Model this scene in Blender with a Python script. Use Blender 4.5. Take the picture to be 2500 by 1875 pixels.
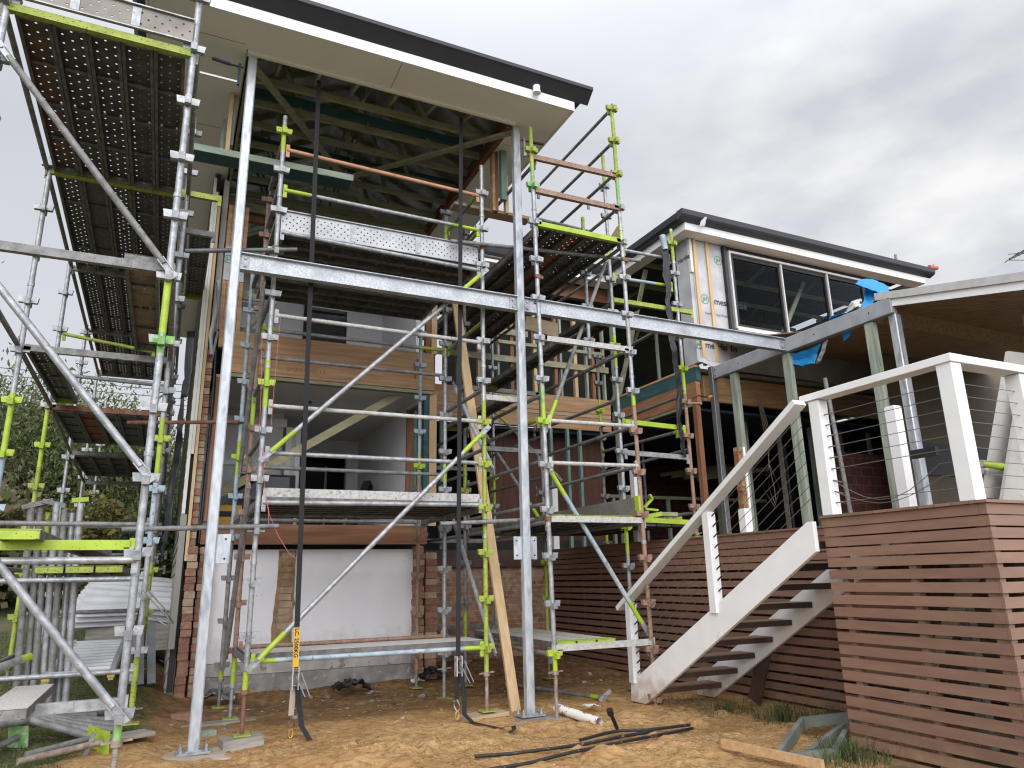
import bpy, math, random
from mathutils import Vector, Matrix, noise
for o in list(bpy.data.objects): bpy.data.objects.remove(o)
SC = bpy.context.scene
COL = SC.collection
R = random.Random(7)
V = Vector
# ------------------------------------------------------------------ camera
cd = bpy.data.cameras.new('camera'); cam = bpy.data.objects.new('camera', cd); COL.objects.link(cam)
cd.sensor_fit = 'HORIZONTAL'; cd.sensor_width = 36; cd.lens = 25.2; cd.clip_start = 0.05; cd.clip_end = 2000
_r = V((0.9054, -0.4242, -0.0204)); _f = V((0.4147, 0.8722, 0.2593)).normalized()
_r = (_r - _f * _r.dot(_f)).normalized(); _u = _r.cross(_f)
cam.matrix_world = Matrix(((_r.x, _u.x, -_f.x, 0), (_r.y, _u.y, -_f.y, 0), (_r.z, _u.z, -_f.z, 1.6), (0, 0, 0, 1)))
SC.camera = cam
# ------------------------------------------------------------------ world, sun, exposure
SUN_EL, SUN_ROT = math.radians(31), math.radians(205)
W = bpy.data.worlds.new('World'); SC.world = W; W.use_nodes = True
wn, wl = W.node_tree.nodes, W.node_tree.links
wn.clear()
def wnode(t, **k):
    n = wn.new(t)
    for a, b in k.items(): setattr(n, a, b)
    return n
sky = wnode('ShaderNodeTexSky', sky_type='NISHITA', sun_disc=False, sun_elevation=SUN_EL, sun_rotation=SUN_ROT)
tc = wnode('ShaderNodeTexCoord'); sep = wnode('ShaderNodeSeparateXYZ'); wl.new(tc.outputs['Generated'], sep.inputs[0])
mp = wnode('ShaderNodeMapping'); mp.inputs['Scale'].default_value = (1.0, 1.0, 2.2); wl.new(tc.outputs['Generated'], mp.inputs[0])
n1 = wnode('ShaderNodeTexNoise'); n1.inputs['Scale'].default_value = 1.9; n1.inputs['Detail'].default_value = 4; n1.inputs['Roughness'].default_value = .42
n1.inputs['Distortion'].default_value = .3
wl.new(mp.outputs[0], n1.inputs[0])
cr = wnode('ShaderNodeValToRGB'); wl.new(n1.outputs[0], cr.inputs[0])
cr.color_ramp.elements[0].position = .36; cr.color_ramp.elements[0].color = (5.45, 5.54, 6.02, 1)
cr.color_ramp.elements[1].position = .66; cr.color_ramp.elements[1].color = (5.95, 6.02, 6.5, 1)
# bright break in the cloud low on the right of the view
dv = wnode('ShaderNodeVectorMath', operation='DOT_PRODUCT'); wl.new(tc.outputs['Generated'], dv.inputs[0]); dv.inputs[1].default_value = V((.86, .62, .40)).normalized()
mr = wnode('ShaderNodeMapRange', interpolation_type='SMOOTHSTEP'); wl.new(dv.outputs['Value'], mr.inputs[0])
mr.inputs[1].default_value = .90; mr.inputs[2].default_value = 1.0; mr.inputs[3].default_value = 0; mr.inputs[4].default_value = 1
n2 = wnode('ShaderNodeTexNoise'); n2.inputs['Scale'].default_value = 5.5; n2.inputs['Detail'].default_value = 7; wl.new(mp.outputs[0], n2.inputs[0])
mr2 = wnode('ShaderNodeMapRange'); wl.new(n2.outputs[0], mr2.inputs[0]); mr2.inputs[1].default_value = .4; mr2.inputs[2].default_value = .7
mm = wnode('ShaderNodeMath', operation='MULTIPLY'); wl.new(mr.outputs[0], mm.inputs[0]); wl.new(mr2.outputs[0], mm.inputs[1])
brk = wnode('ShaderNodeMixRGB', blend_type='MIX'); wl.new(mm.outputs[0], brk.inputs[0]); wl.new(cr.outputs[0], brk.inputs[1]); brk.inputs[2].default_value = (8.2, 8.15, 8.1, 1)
# an overcast sky is brighter towards the zenith
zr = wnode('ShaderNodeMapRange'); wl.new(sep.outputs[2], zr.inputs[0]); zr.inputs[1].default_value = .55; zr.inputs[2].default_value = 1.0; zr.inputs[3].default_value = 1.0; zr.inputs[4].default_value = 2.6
# sky boost added behind the camera, out of view, to light the open rooms
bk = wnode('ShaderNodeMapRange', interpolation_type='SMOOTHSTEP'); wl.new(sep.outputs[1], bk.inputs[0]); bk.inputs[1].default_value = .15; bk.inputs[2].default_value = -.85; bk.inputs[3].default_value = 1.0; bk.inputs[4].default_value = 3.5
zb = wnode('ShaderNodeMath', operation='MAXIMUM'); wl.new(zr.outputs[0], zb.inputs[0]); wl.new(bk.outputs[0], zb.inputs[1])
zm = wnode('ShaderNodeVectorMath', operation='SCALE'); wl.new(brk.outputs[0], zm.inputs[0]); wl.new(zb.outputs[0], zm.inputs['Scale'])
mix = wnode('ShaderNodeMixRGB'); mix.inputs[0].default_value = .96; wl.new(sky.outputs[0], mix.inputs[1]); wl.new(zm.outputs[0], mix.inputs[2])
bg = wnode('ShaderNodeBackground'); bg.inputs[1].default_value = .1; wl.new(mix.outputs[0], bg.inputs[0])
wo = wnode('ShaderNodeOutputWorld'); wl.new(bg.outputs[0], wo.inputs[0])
sd = bpy.data.lights.new('sun', 'SUN'); so = bpy.data.objects.new('sun', sd); COL.objects.link(so)
sd.energy = 1.5; sd.angle = math.radians(50); sd.color = (1, .97, .93)
# sun stands behind the camera, high, slightly to the left: direction of light towards +Y and down
az = math.radians(205)
to_sun = V((math.sin(az) * math.cos(SUN_EL), math.cos(az) * math.cos(SUN_EL), math.sin(SUN_EL)))
so.rotation_euler = to_sun.to_track_quat('Z', 'Y').to_euler(); so.location = (0, 0, 30)
SC.view_settings.view_transform = 'Standard'; SC.view_settings.look = 'None'; SC.view_settings.exposure = 0.27; SC.view_settings.gamma = 1
SC.render.engine = 'CYCLES'
try: SC.cycles.filter_width = 1.2; SC.cycles.max_bounces = 8; SC.cycles.diffuse_bounces = 5; SC.cycles.transparent_max_bounces = 12
except Exception: pass
# ------------------------------------------------------------------ materials
MATS = {}
def nt(name):
    m = bpy.data.materials.new(name); m.use_nodes = True
    n = m.node_tree.nodes; l = m.node_tree.links
    return m, n, l, n['Principled BSDF']
def pm(name, c1, c2=None, scale=6, rough=.7, metal=0, bump=0, bscale=None, stretch=(1, 1, 1), lo=.35, hi=.65, spot=None, spot_scale=30, spot_lo=.62, spot_hi=.66, spec=.4, detail=6):
    """two-tone noise material, an optional third tone in small spots or scuffs"""
    m, n, l, b = nt(name)
    b.inputs['Roughness'].default_value = rough; b.inputs['Metallic'].default_value = metal
    b.inputs['Specular IOR Level'].default_value = spec
    t = n.new('ShaderNodeTexCoord'); mp = n.new('ShaderNodeMapping'); mp.inputs['Scale'].default_value = stretch
    l.new(t.outputs['Object'], mp.inputs[0])
    if c2:
        x = n.new('ShaderNodeTexNoise'); x.inputs['Scale'].default_value = scale; x.inputs['Detail'].default_value = detail; l.new(mp.outputs[0], x.inputs[0])
        r = n.new('ShaderNodeMapRange'); r.inputs[1].default_value = lo; r.inputs[2].default_value = hi; l.new(x.outputs[0], r.inputs[0])
        k = n.new('ShaderNodeMixRGB'); k.inputs[1].default_value = (*c1, 1); k.inputs[2].default_value = (*c2, 1); l.new(r.outputs[0], k.inputs[0])
        out = k.outputs[0]
        if spot:
            y = n.new('ShaderNodeTexNoise'); y.inputs['Scale'].default_value = spot_scale; y.inputs['Detail'].default_value = 4; l.new(mp.outputs[0], y.inputs[0])
            r2 = n.new('ShaderNodeMapRange'); r2.inputs[1].default_value = spot_lo; r2.inputs[2].default_value = spot_hi; l.new(y.outputs[0], r2.inputs[0])
            k2 = n.new('ShaderNodeMixRGB'); k2.inputs[2].default_value = (*spot, 1); l.new(out, k2.inputs[1]); l.new(r2.outputs[0], k2.inputs[0]); out = k2.outputs[0]
        l.new(out, b.inputs['Base Color'])
    else: b.inputs['Base Color'].default_value = (*c1, 1)
    if bump:
        z = n.new('ShaderNodeTexNoise'); z.inputs['Scale'].default_value = bscale or scale * 3; z.inputs['Detail'].default_value = 5; l.new(mp.outputs[0], z.inputs[0])
        bp = n.new('ShaderNodeBump'); bp.inputs['Strength'].default_value = bump; bp.inputs['Distance'].default_value = .02
        l.new(z.outputs[0], bp.inputs['Height']); l.new(bp.outputs[0], b.inputs['Normal'])
    MATS[name] = m
    return m
pm('galv', (.24, .252, .265), (.40, .413, .425), 16, .42, .35, .08, 60, spot=(.22, .215, .21), spot_scale=45, spot_lo=.60, spot_hi=.68)
pm('galv_old', (.14, .14, .135), (.25, .25, .245), 12, .6, .15, .12, 60, spot=(.12, .105, .09), spot_scale=40, spot_lo=.60, spot_hi=.68)
pm('galv_white', (.36, .355, .335), (.48, .475, .455), 20, .6, 0, .1, 60, spot=(.22, .205, .19), spot_scale=38, spot_lo=.57, spot_hi=.66)
pm('galv_beam', (.33, .352, .375), (.52, .54, .565), 45, .42, .3, .02, 60, spot=(.28, .30, .322), spot_scale=3, spot_lo=.5, spot_hi=.72, detail=2)
pm('galv_post', (.37, .40, .43), (.54, .57, .60), 22, .36, .3, .08, 40, stretch=(1, 1, .3), lo=.3, hi=.7, spot=(.30, .325, .35), spot_scale=12, spot_lo=.55, spot_hi=.66)
pm('lip', (.085, .08, .075), (.16, .155, .145), 10, .65, .1, .1, 40)
pm('truss_shaded', (.10, .10, .07), (.16, .155, .11), 3, .8, stretch=(1.2, 5, 5))  # darker copy of the treated timber, interior shade put into its colour
pm('sheet_grey', (.36, .35, .32), (.42, .41, .38), 3, .8, spot=(.25, .24, .22), spot_scale=5, spot_lo=.66, spot_hi=.74)
pm('galv_dull', (.31, .33, .35), (.39, .41, .43), 5, .5, .2, .03, 40)
pm('steel_dark', (.11, .115, .12), (.17, .175, .18), 5, .5, .3, .03, 40)
pm('lime', (.29, .41, .03), (.38, .50, .05), 7, .45, 0, .05, 40, spot=(.14, .13, .06), spot_scale=45, spot_lo=.64, spot_hi=.68)
pm('lime_old', (.24, .31, .04), (.34, .40, .065), 10, .55, 0, .1, 40, spot=(.15, .11, .05), spot_scale=40, spot_lo=.58, spot_hi=.64)
pm('green_worn', (.13, .30, .09), (.24, .42, .12), 10, .55, 0, .05, 40, spot=(.36, .40, .36), spot_scale=18, spot_lo=.56, spot_hi=.6)
pm('brown_rail', (.22, .13, .09), (.30, .19, .135), 8, .6, 0, .05, 40, spot=(.33, .29, .26), spot_scale=35, spot_lo=.58, spot_hi=.64)
pm('orange_rail', (.42, .21, .12), (.50, .27, .17), 8, .55, 0, .05, 40, spot=(.24, .16, .12), spot_scale=15, spot_lo=.6, spot_hi=.66)
pm('blue_worn', (.24, .33, .40), (.42, .48, .51), 8, .55, .1, .05, 40, spot=(.22, .21, .2), spot_scale=16, spot_lo=.6, spot_hi=.66)
pm('rust', (.15, .065, .035), (.25, .13, .085), 12, .8, 0, .2, 60)
pm('thread', (.22, .15, .11), (.36, .32, .28), 14, .7, .2, .1, 60)
pm('soffit', (.78, .755, .69), (.81, .785, .72), 2, .75)
pm('white_trim', (.78, .79, .79), (.82, .83, .83), 3, .55)
pm('white_paint', (.76, .765, .76), (.82, .82, .81), 4, .5, 0, .02, 30, spot=(.50, .46, .40), spot_scale=7, spot_lo=.70, spot_hi=.80)
pm('white_clean', (.76, .765, .76), (.82, .82, .81), 4, .5, 0, .02, 30, spot=(.56, .53, .49), spot_scale=5, spot_lo=.70, spot_hi=.80)
pm('charcoal', (.028, .030, .036), (.034, .036, .043), 3, .42)
pm('gutter_in', (.02, .021, .024), None, rough=.5)
pm('pine', (.44, .27, .13), (.54, .35, .18), 3, .7, 0, .05, 30, stretch=(.5, 6, 6), spot=(.22, .11, .05), spot_scale=3.3, spot_lo=.70, spot_hi=.73)
pm('pine_up', (.50, .35, .19), (.60, .43, .25), 3, .7, 0, .05, 30, stretch=(8, 8, .5), spot=(.26, .14, .07), spot_scale=3.5, spot_lo=.70, spot_hi=.73)
pm('lvl', (.34, .19, .095), (.48, .30, .165), 2.2, .65, 0, .03, 30, stretch=(.6, 2, 9), spot=(.10, .045, .02), spot_scale=4, spot_lo=.72, spot_hi=.74)
pm('lvl_y', (.27, .125, .06), (.38, .195, .10), 2.2, .65, 0, .03, 30, stretch=(2, .6, 9), spot=(.10, .045, .02), spot_scale=4, spot_lo=.72, spot_hi=.74)
pm('oregon', (.20, .09, .045), (.30, .145, .075), 3, .7, 0, .05, 30, stretch=(8, 8, .6), spot=(.10, .045, .02), spot_scale=4, spot_lo=.70, spot_hi=.72)
pm('jarrah', (.12, .042, .024), (.20, .075, .042), 3, .6, 0, .03, 30, stretch=(3, .6, 3))
pm('treated', (.23, .22, .14), (.34, .33, .22), 3, .75, 0, .05, 30, stretch=(1.2, 5, 5), spot=(.12, .10, .06), spot_scale=4, spot_lo=.70, spot_hi=.73)
pm('treated_up', (.20, .25, .20), (.37, .40, .32), 3, .75, 0, .05, 30, stretch=(6, 6, .7), spot=(.12, .10, .06), spot_scale=4, spot_lo=.70, spot_hi=.73)
pm('teal', (.028, .085, .088), (.05, .125, .125), 3, .6, 0, .03, 30, stretch=(1, 1, 4))
pm('treated_x', (.20, .26, .20), (.33, .37, .29), 3, .75, 0, .05, 30, stretch=(.7, 6, 6), spot=(.12, .10, .06), spot_scale=4, spot_lo=.70, spot_hi=.73)
pm('teal_pale', (.13, .22, .20), (.22, .31, .27), 4, .7, 0, .03, 30, stretch=(5, 5, .8))
pm('grey_timber', (.20, .185, .16), (.33, .31, .275), 4, .85, 0, .1, 30, stretch=(1, 6, 6))
pm('plywood', (.38, .28, .18), (.46, .35, .23), 3, .7, 0, .03, 30, stretch=(1, 5, 5))
pm('screen_brown', (.215, .122, .084), (.255, .148, .104), 3, .55, 0, .02, 40, stretch=(1, 1, 6), spot=(.26, .17, .13), spot_scale=5, spot_lo=.74, spot_hi=.78)
pm('dark_deck', (.05, .03, .024), (.085, .05, .04), 4, .6)
pm('tread_top', (.16, .11, .07), (.24, .17, .11), 14, .9, 0, .2, 60)
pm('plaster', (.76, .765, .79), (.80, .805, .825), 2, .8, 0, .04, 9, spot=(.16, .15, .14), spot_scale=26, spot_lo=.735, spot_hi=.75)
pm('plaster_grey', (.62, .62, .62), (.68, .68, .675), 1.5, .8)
pm('plaster_skirt', (.32, .30, .285), (.46, .44, .42), 5, .85, 0, .3, 20, spot=(.22, .20, .18), spot_scale=9, spot_lo=.58, spot_hi=.64)
pm('concrete', (.17, .165, .16), (.30, .29, .275), 4, .9, 0, .3, 25, spot=(.40, .38, .35), spot_scale=12, spot_lo=.62, spot_hi=.68)
pm('concrete_pale', (.36, .28, .19), (.46, .40, .33), 5, .9, 0, .2, 30)
pm('mortar', (.30, .22, .15), (.42, .32, .23), 9, .9, 0, .6, 18)
pm('scar', (.22, .145, .075), (.34, .235, .13), 10, .95, 0, .8, 18)
pm('black_plastic', (.012, .012, .014), (.02, .02, .022), 5, .35, 0, .3, 8)
pm('black_mat', (.012, .013, .016), (.02, .02, .023), 12, .6)
pm('black_gloss', (.008, .009, .014), None, rough=.12)
pm('navy', (.012, .018, .05), (.02, .028, .07), 9, .5)
pm('webbing', (.012, .012, .014), (.022, .022, .025), 60, .85)
pm('yellow', (.55, .32, .02), (.62, .38, .035), 6, .5)
pm('yellow_dirty', (.46, .27, .02), (.56, .34, .035), 4, .5)
pm('red', (.45, .06, .05), (.52, .10, .08), 5, .5)
pm('pink', (.55, .16, .14), None, rough=.8)
pm('blue_tarp', (.01, .20, .52), (.02, .28, .62), 3, .45, 0, .5, 7)
pm('foil', (.42, .42, .44), (.62, .62, .64), 5, .28, .8, .9, 9)
pm('foil_dark', (.12, .125, .13), (.36, .36, .37), 2.5, .32, .7, 1.0, 6, stretch=(1, .5, 1))
pm('foil_void', (.30, .31, .33), (.62, .62, .64), 2.5, .30, .6, .8, 6, stretch=(1, .5, 1))
pm('wrap', (.38, .385, .395), (.50, .505, .515), 3, .5, 0, .6, 6)
pm('wrap_black', (.03, .03, .035), None, rough=.5)
pm('wrap_green', (.05, .22, .12), None, rough=.5)
pm('glass_dark', (.010, .013, .018), None, rough=.06, spec=.3)
pm('alu', (.50, .50, .51), (.58, .58, .59), 8, .4, .4)
pm('alu_pale', (.48, .475, .46), (.56, .555, .54), 8, .5, .1)
pm('sheet_white', (.52, .53, .55), (.62, .63, .65), 3, .45, 0, .02, 20, spot=(.44, .42, .40), spot_scale=5, spot_lo=.68, spot_hi=.75)
pm('pvc', (.70, .67, .60), (.78, .76, .70), 6, .55, 0, .05, 30, spot=(.34, .17, .07), spot_scale=12, spot_lo=.56, spot_hi=.60)
pm('poly', (.012, .012, .014), (.025, .024, .024), 10, .45, 0, .05, 30, spot=(.20, .13, .07), spot_scale=14, spot_lo=.62, spot_hi=.70)
pm('ceil_board', (.21, .12, .078), (.36, .22, .14), 2, .55, 0, .02, 30, stretch=(9, .5, 9))
pm('brick_dark', (.06, .02, .018), (.10, .035, .03), 4, .85)
pm('fibre_brown', (.125, .098, .072), (.155, .12, .09), 1.5, .8)
pm('ply_red', (.075, .032, .02), (.12, .05, .032), 2.5, .7, stretch=(6, 6, .6))
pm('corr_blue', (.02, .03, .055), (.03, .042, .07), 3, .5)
pm('dark_void', (.03, .029, .028), (.045, .043, .041), 2, .9)  # near-black colour that stands in for shade in the voids
pm('curtain', (.16, .145, .13), None, rough=.9)
pm('wire', (.20, .19, .18), None, rough=.4, metal=.6)
pm('cable', (.35, .30, .24), None, rough=.7)
pm('cloud_grey', (.55, .54, .52), None, rough=.8)
pm('bark', (.07, .055, .04), (.13, .105, .08), 8, .95, 0, .5, 30, stretch=(4, 4, .7))
pm('twig', (.16, .12, .07), (.24, .19, .12), 8, .9)
def leaf(name, c1, c2, tr=.25):
    m, n, l, b = nt(name)
    b.inputs['Roughness'].default_value = .6; b.inputs['Specular IOR Level'].default_value = .25
    g = n.new('ShaderNodeNewGeometry'); k = n.new('ShaderNodeMixRGB'); k.inputs[1].default_value = (*c1, 1); k.inputs[2].default_value = (*c2, 1)
    l.new(g.outputs['Random Per Island'], k.inputs[0]); l.new(k.outputs[0], b.inputs['Base Color'])
    t = n.new('ShaderNodeBsdfTranslucent'); l.new(k.outputs[0], t.inputs[0])
    x = n.new('ShaderNodeMixShader'); x.inputs[0].default_value = tr; l.new(b.outputs[0], x.inputs[1]); l.new(t.outputs[0], x.inputs[2])
    l.new(x.outputs[0], n['Material Output'].inputs[0]); MATS[name] = m
leaf('leaf_olive', (.08, .11, .038), (.18, .195, .085)); leaf('leaf_dark', (.028, .05, .018), (.075, .10, .04)); leaf('leaf_yellow', (.14, .13, .025), (.26, .22, .05))
leaf('leaf_dry', (.12, .095, .055), (.22, .18, .11)); leaf('leaf_bright', (.06, .10, .02), (.13, .17, .05)); leaf('blade', (.04, .075, .02), (.10, .14, .045)); leaf('petal', (.7, .68, .68), (.8, .78, .78), .1)
def dirt(name, z0, z1, col, top=.75):
    """mud splashed up the foot of a thing (z in the thing's own coordinates) and slight tone change from board to board"""
    m = MATS[name]; n = m.node_tree.nodes; l = m.node_tree.links; b = n['Principled BSDF']; src = b.inputs['Base Color'].links[0].from_socket
    g_ = n.new('ShaderNodeNewGeometry'); r0 = n.new('ShaderNodeMapRange'); r0.inputs[3].default_value = .86; r0.inputs[4].default_value = 1.12; l.new(g_.outputs['Random Per Island'], r0.inputs[0])
    sc = n.new('ShaderNodeVectorMath'); sc.operation = 'SCALE'; l.new(src, sc.inputs[0]); l.new(r0.outputs[0], sc.inputs['Scale'])
    t = n.new('ShaderNodeTexCoord'); s = n.new('ShaderNodeSeparateXYZ'); l.new(t.outputs['Object'], s.inputs[0])
    x = n.new('ShaderNodeTexNoise'); x.inputs['Scale'].default_value = 8; x.inputs['Detail'].default_value = 7; l.new(t.outputs['Object'], x.inputs[0])
    r = n.new('ShaderNodeMapRange'); r.inputs[1].default_value = z1; r.inputs[2].default_value = z0; r.inputs[3].default_value = 0; r.inputs[4].default_value = 1; l.new(s.outputs[2], r.inputs[0])
    a = mth(n, l, 'MULTIPLY', r.outputs[0], mth(n, l, 'MULTIPLY', x.outputs[0], 1.7)); q = n.new('ShaderNodeMapRange'); q.inputs[1].default_value = .35; q.inputs[2].default_value = .8; q.inputs[4].default_value = top; l.new(a, q.inputs[0])
    k = n.new('ShaderNodeMixRGB'); k.inputs[2].default_value = (*col, 1); l.new(q.outputs[0], k.inputs[0]); l.new(sc.outputs[0], k.inputs[1]); l.new(k.outputs[0], b.inputs['Base Color'])
def mth(n, l, op, a, b=None, c=None):
    x = n.new('ShaderNodeMath'); x.operation = op
    for i, v in enumerate((a, b, c)):
        if v is None: continue
        if isinstance(v, (int, float)): x.inputs[i].default_value = v
        else: l.new(v, x.inputs[i])
    return x.outputs[0]
def perf(name, c1, c2, px=.12, py=.05, rad=.011, half=.1, plane='XY', spot=None, rough=.6, metal=.2):
    """pressed steel sheet with staggered rows of real see-through holes (object coordinates, x along the plank)"""
    m = pm(name, c1, c2, 4, rough, metal, .1, 30, spot=spot, spot_scale=6, spot_lo=.52, spot_hi=.6); n = m.node_tree.nodes; l = m.node_tree.links; b = n['Principled BSDF']
    t = n.new('ShaderNodeTexCoord'); s = n.new('ShaderNodeSeparateXYZ'); l.new(t.outputs['Object'], s.inputs[0])
    u = s.outputs[0]; v = s.outputs[1] if plane == 'XY' else s.outputs[2]
    def grid(ou, ov):
        a = mth(n, l, 'MULTIPLY', mth(n, l, 'SUBTRACT', mth(n, l, 'FRACT', mth(n, l, 'ADD', mth(n, l, 'DIVIDE', u, px), ou)), .5), px)
        c = mth(n, l, 'MULTIPLY', mth(n, l, 'SUBTRACT', mth(n, l, 'FRACT', mth(n, l, 'ADD', mth(n, l, 'DIVIDE', v, py), ov)), .5), py)
        return mth(n, l, 'SQRT', mth(n, l, 'ADD', mth(n, l, 'MULTIPLY', a, a), mth(n, l, 'MULTIPLY', c, c)))
    d = mth(n, l, 'MINIMUM', grid(0.25, .5), grid(.75, 0.0))
    hole = mth(n, l, 'LESS_THAN', d, rad)
    inb = mth(n, l, 'LESS_THAN', mth(n, l, 'ABSOLUTE', v), half)
    up = mth(n, l, 'GREATER_THAN', s.outputs[2], -.012) if plane == 'XY' else inb
    h = mth(n, l, 'MULTIPLY', mth(n, l, 'MULTIPLY', hole, inb), up)
    tr = n.new('ShaderNodeBsdfTransparent'); x = n.new('ShaderNodeMixShader')
    l.new(h, x.inputs[0]); l.new(b.outputs[0], x.inputs[1]); l.new(tr.outputs[0], x.inputs[2]); l.new(x.outputs[0], n['Material Output'].inputs[0])
perf('perf_dark', (.060, .058, .056), (.11, .107, .10), .12, .15, .0105, .10)
perf('perf_grey', (.075, .075, .073), (.13, .128, .122), .11, .11, .0105, .10)
perf('perf_rust', (.11, .06, .045), (.17, .10, .075), .12, .15, .0105, .10, spot=(.10, .085, .075))
perf('perf_red', (.20, .075, .045), (.27, .11, .07), .11, .11, .0105, .10, spot=(.12, .06, .045))
perf('perf_orange', (.27, .115, .05), (.36, .17, .085), .12, .12, .0105, .10, spot=(.18, .09, .05))
perf('perf_slot', (.20, .15, .11), (.28, .21, .15), .11, .09, .008, .10, spot=(.16, .12, .09))
perf('perf_toe', (.33, .34, .35), (.43, .44, .45), .085, .085, .0095, .115, 'XZ', rough=.45, metal=.3)
perf('perf_toe_old', (.19, .17, .148), (.27, .245, .215), .115, .12, .010, .11, 'XZ')
pm('plank_solid', (.09, .09, .087), (.15, .147, .143), 6, .65, .15, .05, 30, stretch=(2, 5, 5))
pm('plank_red', (.20, .075, .045), (.27, .105, .07), 4, .7, 0, .05, 30)
pm('plank_top', (.40, .38, .35), (.52, .50, .47), 9, .8, 0, .1, 30, stretch=(2, 7, 5))
def brick_mat(name, c1, c2, mort, bw=.24, bh=.088, axis='XZ', off=(0, 0, 0), dirt=None):
    m, n, l, b = nt(name); b.inputs['Roughness'].default_value = .9
    t = n.new('ShaderNodeTexCoord'); s = n.new('ShaderNodeSeparateXYZ'); l.new(t.outputs['Object'], s.inputs[0])
    c = n.new('ShaderNodeCombineXYZ'); l.new(s.outputs[0 if axis[0] == 'X' else 1], c.inputs[0]); l.new(s.outputs[2], c.inputs[1])
    k = n.new('ShaderNodeTexBrick'); l.new(c.outputs[0], k.inputs[0]); k.inputs['Scale'].default_value = 1; k.inputs['Brick Width'].default_value = bw; k.inputs['Row Height'].default_value = bh
    k.inputs['Mortar Size'].default_value = .010; k.inputs['Color1'].default_value = (*c1, 1); k.inputs['Color2'].default_value = (*c2, 1); k.inputs['Mortar'].default_value = (*mort, 1); k.inputs['Bias'].default_value = 0
    x = n.new('ShaderNodeTexNoise'); x.inputs['Scale'].default_value = 11; x.inputs['Detail'].default_value = 6; l.new(t.outputs['Object'], x.inputs[0])
    r = n.new('ShaderNodeMapRange'); r.inputs[1].default_value = .3; r.inputs[2].default_value = .7; r.inputs[3].default_value = .65; r.inputs[4].default_value = 1.25; l.new(x.outputs[0], r.inputs[0])
    g = n.new('ShaderNodeVectorMath'); g.operation = 'SCALE'; l.new(k.outputs[0], g.inputs[0]); l.new(r.outputs[0], g.inputs['Scale']); l.new(g.outputs[0], b.inputs['Base Color'])
    bp = n.new('ShaderNodeBump'); bp.inputs['Strength'].default_value = .5; bp.inputs['Distance'].default_value = .01
    q = mth(n, l, 'ADD', mth(n, l, 'MULTIPLY', k.outputs['Fac'], -1.0), mth(n, l, 'MULTIPLY', x.outputs[0], .8)); l.new(q, bp.inputs['Height']); l.new(bp.outputs[0], b.inputs['Normal'])
    MATS[name] = m
dirt('screen_brown', -.1, .45, (.33, .21, .11)); dirt('white_paint', 0, .7, (.40, .29, .18)); dirt('plaster', .3, 1.0, (.50, .47, .44), .6)
brick_mat('brick', (.30, .13, .075), (.40, .27, .175), (.36, .29, .21)); brick_mat('brick_y', (.26, .11, .065), (.38, .24, .15), (.36, .29, .21), axis='YZ')
brick_mat('brick_red', (.085, .026, .022), (.11, .035, .028), (.12, .08, .07), .33, .17)
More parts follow.
